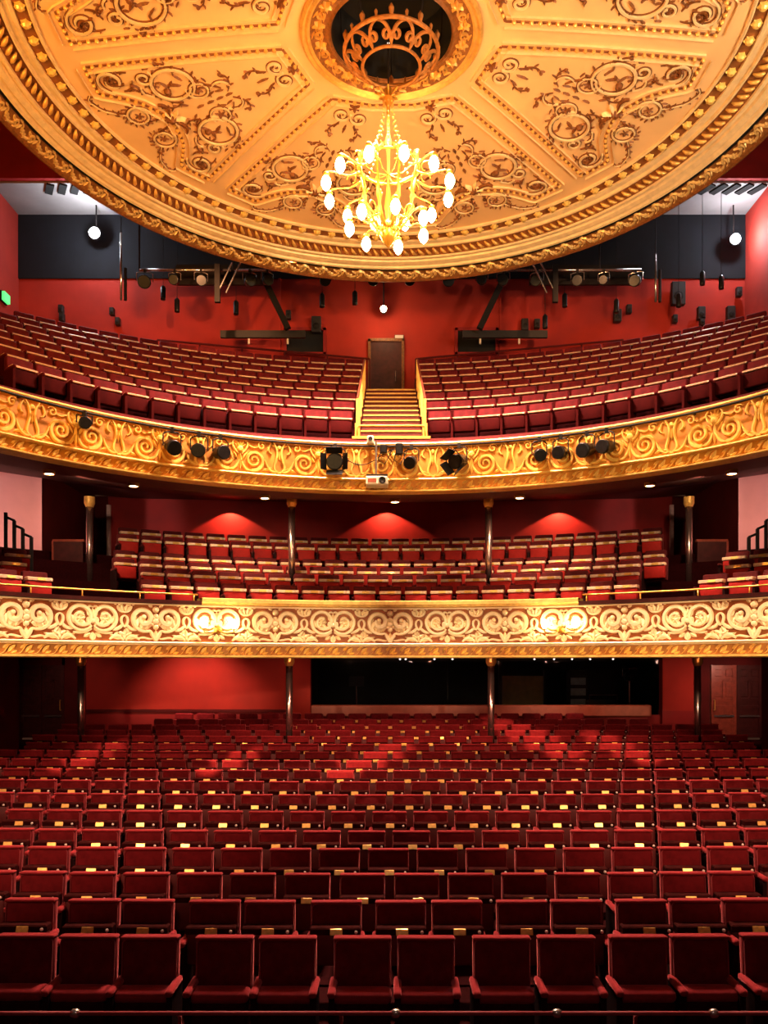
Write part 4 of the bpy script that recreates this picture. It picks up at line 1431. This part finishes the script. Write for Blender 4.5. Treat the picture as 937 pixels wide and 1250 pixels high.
# door, windows, sign on the upper back wall
t = thing('door_3', 'dark brown door at the head of the central upper circle stairs', 'door', (-.12, YU - .03, 9.95), kind='structure')
MB().box((0, 0, 1.38), (.92, .06, 2.76)).build('door_leaf', 'wood_dark', t)
for s in (-1, 1):
    MB().box((s * .50, -.01, 1.4), (.08, .12, 2.84)).build('jamb', 'bronze', t)
MB().box((0, -.01, 2.80), (1.08, .12, .09)).build('lintel', 'bronze', t)
MB().tube([(.28, -.05, 1.55), (.28, -.10, 1.55), (.28, -.10, 1.85), (.28, -.05, 1.85)], .015, 6).build('handle', 'steel', t)
for k, (x0, x1) in enumerate(((-3.08, -2.0), (2.02, 3.14))):
    t = thing('window_%d' % (k + 2), 'dark projection window in the red upper wall, %s of the door' % ('left' if k == 0 else 'right'), 'window', ((x0 + x1) / 2, YU - .02, 12.36), kind='structure')
    w = x1 - x0
    MB().box((0, .02, .35), (w, .04, .68)).build('pane', 'black', t)
    mb = MB().box((0, -.02, .72), (w + .18, .10, .09)).box((0, -.02, -.02), (w + .18, .10, .09))
    for s in (-1, 1):
        mb.box((s * (w / 2 + .05), -.02, .35), (.09, .10, .8))
    mb.build('frame', 'deep_red', t)
t = thing('sign_plate', 'small pale sign plate above the upper circle door', 'sign', (.27, YU - .05, 12.76))
MB().box((0, 0, .07), (.25, .03, .14)).build('plate', 'sign_grey', t)
MB().box((0, .015, .07), (.28, .02, .17)).build('frame', 'iron', t)
t = thing('exit_sign', 'green lit exit sign at the far left of the upper wall', 'sign', (-11.0, 23.45, 13.45))
MB().box((0, 0, .12), (.10, .34, .24)).build('lit_panel', 'exit_glow', t)
MB().box((-.06, 0, .12), (.06, .38, .28)).build('housing', 'iron', t)

# rails behind the back row
def long_rail(name, label, x0, x1, z0, z1, n):
    t = thing(name, label, 'rail', (0, 0, 0), group='rails along the upper back wall')
    MB().tube([(x0, 24.1, z0), (x1, 24.1, z1)], .03, 6).build('top_rail', 'oxblood', t)
    for k in range(n):
        f = k / (n - 1)
        x, z = x0 + (x1 - x0) * f, z0 + (z1 - z0) * f
        MB().tube([(x, 24.1, 10.85), (x, 24.1, z)], .026, 6).build('post', 'oxblood', t)


long_rail('wall_rail', 'thin red rail along the upper back wall, left of the doorway', -6.85, -.60, 12.62, 12.06, 6)
long_rail('wall_rail', 'thin red rail along the upper back wall, right of the doorway', .75, 6.85, 12.06, 12.62, 6)
t = thing('end_partition', 'pink upholstered partition at the left end of the back upper row', 'partition', (-9.05, 20.05, 10.9))
MB().rbox((0, 0, .36), (.46, .08, .72), .02, 1).build('panel', 'uvelvet', t)
MB().tube([(-.27, -.05, .0), (-.27, -.05, .5)], .03, 6).build('post', 'steel', t)

# ------------------------------------------------------------------ lamps, lanterns, rig
def lamp_unit(label, loc, glow, r, top=16.52):
    t = thing('work_lamp', label, 'lamp', loc)
    MB().lathe([(.0, -.0), (r, .02), (r * .9, .09), (.0, .10)], 12, (0, 0, 0), (0, 1, 0)).build('glass', glow, t, True)
    MB().lathe([(r * 1.15, .08), (r * 1.2, .12), (r * .7, .28), (.0, .3)], 12, (0, 0, 0), (0, 1, 0)).build('housing', 'iron', t)
    MB().tube([(0, .2, 0), (0, .2, top - loc[2])], .02, 6).build('hanger', 'iron', t)


lamp_unit('dazzling cool white lamp under the dropped ceiling, left side', (-8.59, 23.75, 15.62), 'cool_glow', .15)
lamp_unit('dazzling cool white lamp under the dropped ceiling, right side', (10.03, 23.75, 15.44), 'cool_glow', .14)
lamp_unit('bright warm lamp hanging above the upper circle doorway', (-.19, 23.75, 13.40), 'warm_glow', .09, 20.02)


def lantern(label, loc, aim, size=1.0, group='stage lanterns on the upper circle rail', barn=False, hang=.22, name='stage_lantern'):
    """loc = clamp point on the bar; the body hangs below it."""
    t = thing(name, label, 'stage light', loc, group=group)
    a = Vector(aim).normalized()
    c = Vector((0, 0, -hang - .10 * size))
    q = Vector((0, 0, 1)).rotation_difference(a).to_matrix().to_4x4()
    mtx = Matrix.Translation(c) @ q
    k = size
    b = MB()
    b.lathe([(.0, -.20 * k), (.07 * k, -.19 * k), (.105 * k, -.12 * k), (.11 * k, .06 * k), (.125 * k, .08 * k), (.125 * k, .16 * k), (.105 * k, .16 * k)], 14)
    b.v = [tuple(mtx @ Vector(v)) for v in b.v]
    body = b.build('body', 'lanternblack', t, True)
    b = MB().lathe([(.0, .145 * k), (.06 * k, .14 * k), (.103 * k, .12 * k)], 14)
    b.v = [tuple(mtx @ Vector(v)) for v in b.v]
    b.build('lens', 'lens', body, True)
    sx = Vector((a.y, -a.x, 0))
    sx = sx.normalized() if sx.length > .1 else Vector((1, 0, 0))
    w = .15 * k
    yk = MB().tube([c + sx * w, c + sx * w + Vector((0, 0, .10 * k + hang * .5)), Vector((0, 0, -.06)) + sx * w * .6, Vector((0, 0, -.05)) - sx * w * .6, c - sx * w + Vector((0, 0, .10 * k + hang * .5)), c - sx * w], .012, 6)
    yk.build('yoke', 'steel' if barn is None else 'iron', t)
    MB().box((0, 0, -.02), (.06, .06, .09)).build('clamp', 'iron', t)
    if barn:
        for j in range(4):
            f = MB().box((0, .16 * k, .20 * k), (.24 * k, .008, .16 * k), rx=-.5)
            m2 = mtx @ Matrix.Rotation(j * pi / 2, 4, 'Z')
            f.v = [tuple(m2 @ Vector(v)) for v in f.v]
            f.build('barn_door', 'lanternblack', body)
    return t


# bar along the upper front
t = thing('lantern_bar', 'dark curved pipe along the top of the upper circle front', 'pipe', (0, 0, 0))
for (a0, a1) in ((-60, -26), (-26, 26), (26, 60)):
    MB().tube([((UR - .14) * sin(R(a0 + (a1 - a0) * k / 24)), UCY + (UR - .14) * cos(R(a0 + (a1 - a0) * k / 24)), 7.20) for k in range(25)], .02, 6).build('pipe_length', 'iron', t, True)
for a in range(-54, 60, 9):
    p0, p1 = UR - .14, UR + .02
    MB().tube([(p0 * sin(R(a)), UCY + p0 * cos(R(a)), 7.20), (p1 * sin(R(a)), UCY + p1 * cos(R(a)), 7.22)], .014, 5).build('bracket', 'iron', t)


def at_upper(px, off=.14):
    """bearing of an item along the upper front -> its place on the lantern bar"""
    b = atan2(px - 476, 1000)
    rr = UR - off
    dist = UCY * cos(b) + sqrt(rr * rr - (UCY * sin(b)) ** 2)
    return (dist * sin(b), dist * cos(b), 7.20)


spots = [(103, (.5, -1, -.2), .8, False), (210, (.6, -1, -.45), 1.05, False), (243, (.1, -1, -.3), 1.0, False), (269, (.7, -.9, -.2), 1.0, False),
         (409, (.0, -1, -.15), 1.25, True), (502, (-.3, -1, -.4), .95, False), (560, (-.6, -.9, -.3), 1.1, True),
         (658, (0, -1, -.4), .9, False), (684, (-.6, -1, -.3), .95, False), (716, (-.8, -.8, -.3), 1.05, False), (740, (-.8, -.8, -.2), 1.0, False)]
for k, (px, aim, sz, barn) in enumerate(spots):
    lantern('black stage lantern%s on the upper circle front, %s from the left' % (' with barn doors' if barn else '', nth(k + 1)), at_upper(px), aim, sz, barn=barn, hang=.10 if px == 103 else .20)
# projector on its drop pole
x, y, z = at_upper(460, .20)
t = thing('projector', 'white projector on a drop pole at the middle of the upper circle front', 'projector', (x, y, 6.42))
MB().rbox((0, 0, .09), (.42, .32, .17), .025, 2).build('case', 'white_plastic', t)
MB().lathe([(.065, 0), (.065, .03), (.05, .03), (.0, .015)], 14, (.10, -.16, .09), (0, -1, 0)).build('lens', 'lanternblack', t)
MB().box((-.09, -.162, .09), (.16, .006, .07)).build('vent', 'ledge', t)
MB().box((0, 0, .20), (.40, .22, .03)).build('mount_plate', 'iron', t)
MB().tube([(-.02, 0, .20), (-.02, 0, .86)], .022, 8).build('drop_pole', 'steel', t)
x, y, z = at_upper(452, .12)
t = thing('camera_unit', 'small white camera on the upper circle rail above the projector', 'camera', (x, y, 7.24))
MB().rbox((0, 0, .08), (.13, .12, .15), .02, 1).build('case', 'white_plastic', t)
MB().lathe([(.04, 0), (.04, .02), (.0, .01)], 10, (0, -.06, .09), (0, -1, 0)).build('lens', 'black', t)
for k, (px, h) in enumerate(((468, .16), (487, .22))):
    x, y, z = at_upper(px, .12)
    t = thing('control_box', 'small black junction box with cables on the upper rail, %s of the pair' % ('left' if k == 0 else 'right'), 'box', (x, y, 7.05), group='junction boxes on the upper circle rail')
    MB().rbox((0, 0, .10), (.14, .12, h), .02, 1).build('case', 'lanternblack', t)
    MB().tube([(-.05, -.05, .05), (-.1, -.06, -.12), (.02, -.07, -.2), (.1, -.05, -.05), (.16, -.04, .1)], .010, 5).build('cable', 'iron', t)
t = thing('cable', 'thin black cable looping along the upper circle front left of the projector', 'cable', (0, 0, 0))
pts = []
for k in range(25):
    px = 395 + 90 * k / 24
    q = at_upper(px, .07)
    pts.append((q[0], q[1], 7.16 - .30 * sin(pi * k / 24) ** 2))
MB().tube(pts, .009, 5).build('lead', 'iron', t, True)

# hanging rig behind the dome: pipe, struts and lanterns
t = thing('lighting_pipe', 'horizontal steel lighting pipe behind the dome rim', 'pipe', (0, 21.9, 13.62))
for (x0, x1) in ((-6.7, -4.25), (-4.15, 3.0), (3.1, 6.7)):
    MB().tube([(x0, 0, 0), (x1, 0, 0)], .035, 8).build('pipe_length', 'steel', t, True)
for x in (-6.7, -4.2, -1.5, 1.6, 3.05, 5.6):
    MB().tube([(x, 0, 0), (x, 0, 6.42)], .022, 6).build('hanger', 'iron', t)
for k, (xa, xb, lab) in enumerate(((-4.15, -4.55, 'left'), (3.95, 4.35, 'right'))):
    t = thing('diagonal_strut', 'pair of pale diagonal struts below the lighting pipe, %s side' % lab, 'strut', (xa, 21.5, 13.62), group='diagonal struts of the lighting rig')
    for o in (0, .22 * (1 if k == 0 else -1)):
        MB().tube([(o, 0, 0), (xb - xa + o, .1, -.75)], .022, 6).build('bar', 'steel', t)
    MB().tube([(0, 0, 0), (0, 0, 6.4)], .014, 6).build('hanger', 'iron', t)
    MB().box((xb - xa, .1, -.5), (.14, .1, 1.0)).build('hanging_box', 'iron', t)
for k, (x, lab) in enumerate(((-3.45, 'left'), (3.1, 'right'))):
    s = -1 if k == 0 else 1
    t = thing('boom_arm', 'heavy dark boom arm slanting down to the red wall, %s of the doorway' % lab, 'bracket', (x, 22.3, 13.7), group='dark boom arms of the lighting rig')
    MB().box((-s * .3, .4, -.65), (.16, .16, 1.5), ry=s * .45).build('arm', 'iron', t)
    MB().tube([(0, 0, -.1), (0, 0, 6.34)], .03, 6).build('hanger', 'iron', t)
    MB().box((s * .15, .9, -1.28), (2.4, .10, .20)).build('shadow_bar', 'speaker', t)  # dark bar standing in for a shadow cast on the red wall
    for j in (-.55, .55):
        MB().tube([(j, .9, -1.4), (j, .9, -1.55)], .03, 6).build('pin', 'ivory', t)
rig = [(-6.55, 13.35, (.2, -1, -.5), 1.7), (-5.75, 13.4, (0, -1, -.3), 1.3), (-5.05, 13.35, (.3, -1, -.4), 1.4), (-3.75, 13.35, (.4, -1, -.3), 1.5), (-3.28, 13.3, (.4, -1, -.4), 1.3), (-1.75, 13.35, (.2, -1, -.4), 1.4),
       (-.45, 13.35, (0, -1, -.4), 1.4), (.52, 13.35, (0, -1, -.35), 1.4), (1.55, 13.35, (0, -1, -.4), 1.5), (2.45, 13.4, (-.2, -1, -.3), 1.3), (3.02, 13.4, (-.2, -1, -.3), 1.4),
       (3.92, 13.4, (-.4, -1, -.4), 1.4), (5.0, 13.4, (-.3, -1, -.4), 1.4), (5.7, 13.4, (-.4, -1, -.4), 1.2), (6.55, 13.42, (-.5, -1, -.4), 1.5)]
for k, (x, z, aim, sz) in enumerate(rig):
    lantern('black theatre lantern hanging below the dome rim, %s from the left' % nth(k + 1), (x, 21.88, 13.60), aim, sz * .82, 'lanterns on the rear lighting pipe', barn=None, hang=.16, name='rig_lantern')
mb = MB()
t = thing('fixing_board', 'long black board behind the hanging lanterns, under the navy wall', 'board', (0, 0, 0))
for x0, x1 in ((-6.0, -3.4), (3.9, 7.0)):
    MB().box(((x0 + x1) / 2, 23.0, 14.0), (x1 - x0, .08, .55)).build('board_length', 'iron', t)
for k, (x, z0, z1) in enumerate(((-7.55, 13.3, 15.2), (7.45, 13.25, 14.6))):
    t = thing('drop_pipe', 'vertical steel drop pipe beside the rear lanterns, %s side' % ('left' if k == 0 else 'right'), 'pipe', (x, 23.0, z0))
    MB().tube([(0, 0, 0), (0, 0, z1 - z0)], .035, 8).build('pipe', 'steel', t, True)
    MB().tube([(.12, 0, .0), (.12, 0, .9)], .045, 8).build('sleeve', 'iron', t)
    MB().tube([(0, 0, z1 - z0), (0, 0, 19.9 - z0)], .015, 6).build('hanger', 'iron', t)
# pendant house lamps: black cans on rods with a lit end
cans = [(199, 366), (216, 381), (288, 384), (393, 375), (433, 372), (689, 375), (665, 401), (752, 382), (828, 375), (857, 348), (880, 353)]
for k, (px, py) in enumerate(cans):
    d = 23.3
    x, z = (px - 476) * d / 1000, EYE + (810 - py) * d / 1000
    t = thing('pendant_can', 'small black pendant can with lit end before the red wall, %s from the left' % nth(k + 1), 'pendant lamp', (x, d, z), group='pendant cans before the upper wall')
    MB().lathe([(.07, 0), (.075, .04), (.075, .34), (.03, .40), (.0, .40)], 10).build('can', 'lanternblack', t, True)
    MB().lathe([(.0, .012), (.062, .012)], 10).build('diffuser', 'dot_glow', t)
    MB().tube([(0, 0, .4), (0, 0, 19.95 - z)], .008, 5).build('rod', 'iron', t)
# small black wall speakers
spk = [(75, 378, .14), (76, 388, .14), (137, 381, .13), (144, 393, .13), (352, 385, .15), (386, 397, .28), (640, 397, .2), (655, 396, .16), (753, 386, .22), (767, 378, .15), (823, 390, .14), (855, 383, .22), (856, 393, .14), (891, 383, .24), (901, 357, .16), (827, 359, .40)]
for k, (px, py, w) in enumerate(spk):
    x, z = (px - 476) * .0243, EYE + (810 - py) * .0243
    t = thing('wall_speaker', 'small black loudspeaker box on the red upper wall, %s in order from the left' % nth(k + 1), 'speaker', (x, 24.28, z), group='loudspeakers on the upper back wall')
    h = w * 1.7
    MB().rbox((0, 0, 0), (w, .16, h), .012, 1).build('case', 'speaker', t)
    MB().lathe([(w * .36, 0), (w * .33, -.012), (w * .1, -.02), (0, -.012)], 12, (0, -.082, -h * .12), (0, 1, 0)).build('cone', 'iron', t)
    MB().box((0, .13, 0), (.05, .12, .08)).build('bracket', 'iron', t)

# ------------------------------------------------------------------ orchestra rail in front of the stalls
t = thing('orchestra_rail', 'low red pipe rail with couplings in front of the first stalls row', 'rail', (0, 5.75, 0))
zr = .645
for x0, x1 in ((-3.2, -2.22), (-2.2, .03), (.05, 1.16), (1.18, 2.26), (2.28, 3.2)):
    MB().tube([(x0, 0, zr), (x1, 0, zr)], .016, 8).build('pipe_length', 'piping', t, True)
for x in (-2.21, .04, 1.17, 2.27):
    MB().lathe([(.022, -.03), (.032, -.015), (.032, .015), (.022, .03)], 10, (x, 0, zr), (1, 0, 0)).build('coupling', 'steel', t, True)
for x in (-1.5, -.35, 1.75, -2.9, 2.9):
    MB().tube([(x, .1, 0), (x, .1, .58), (x, 0, zr)], .014, 6).build('post', 'piping', t)
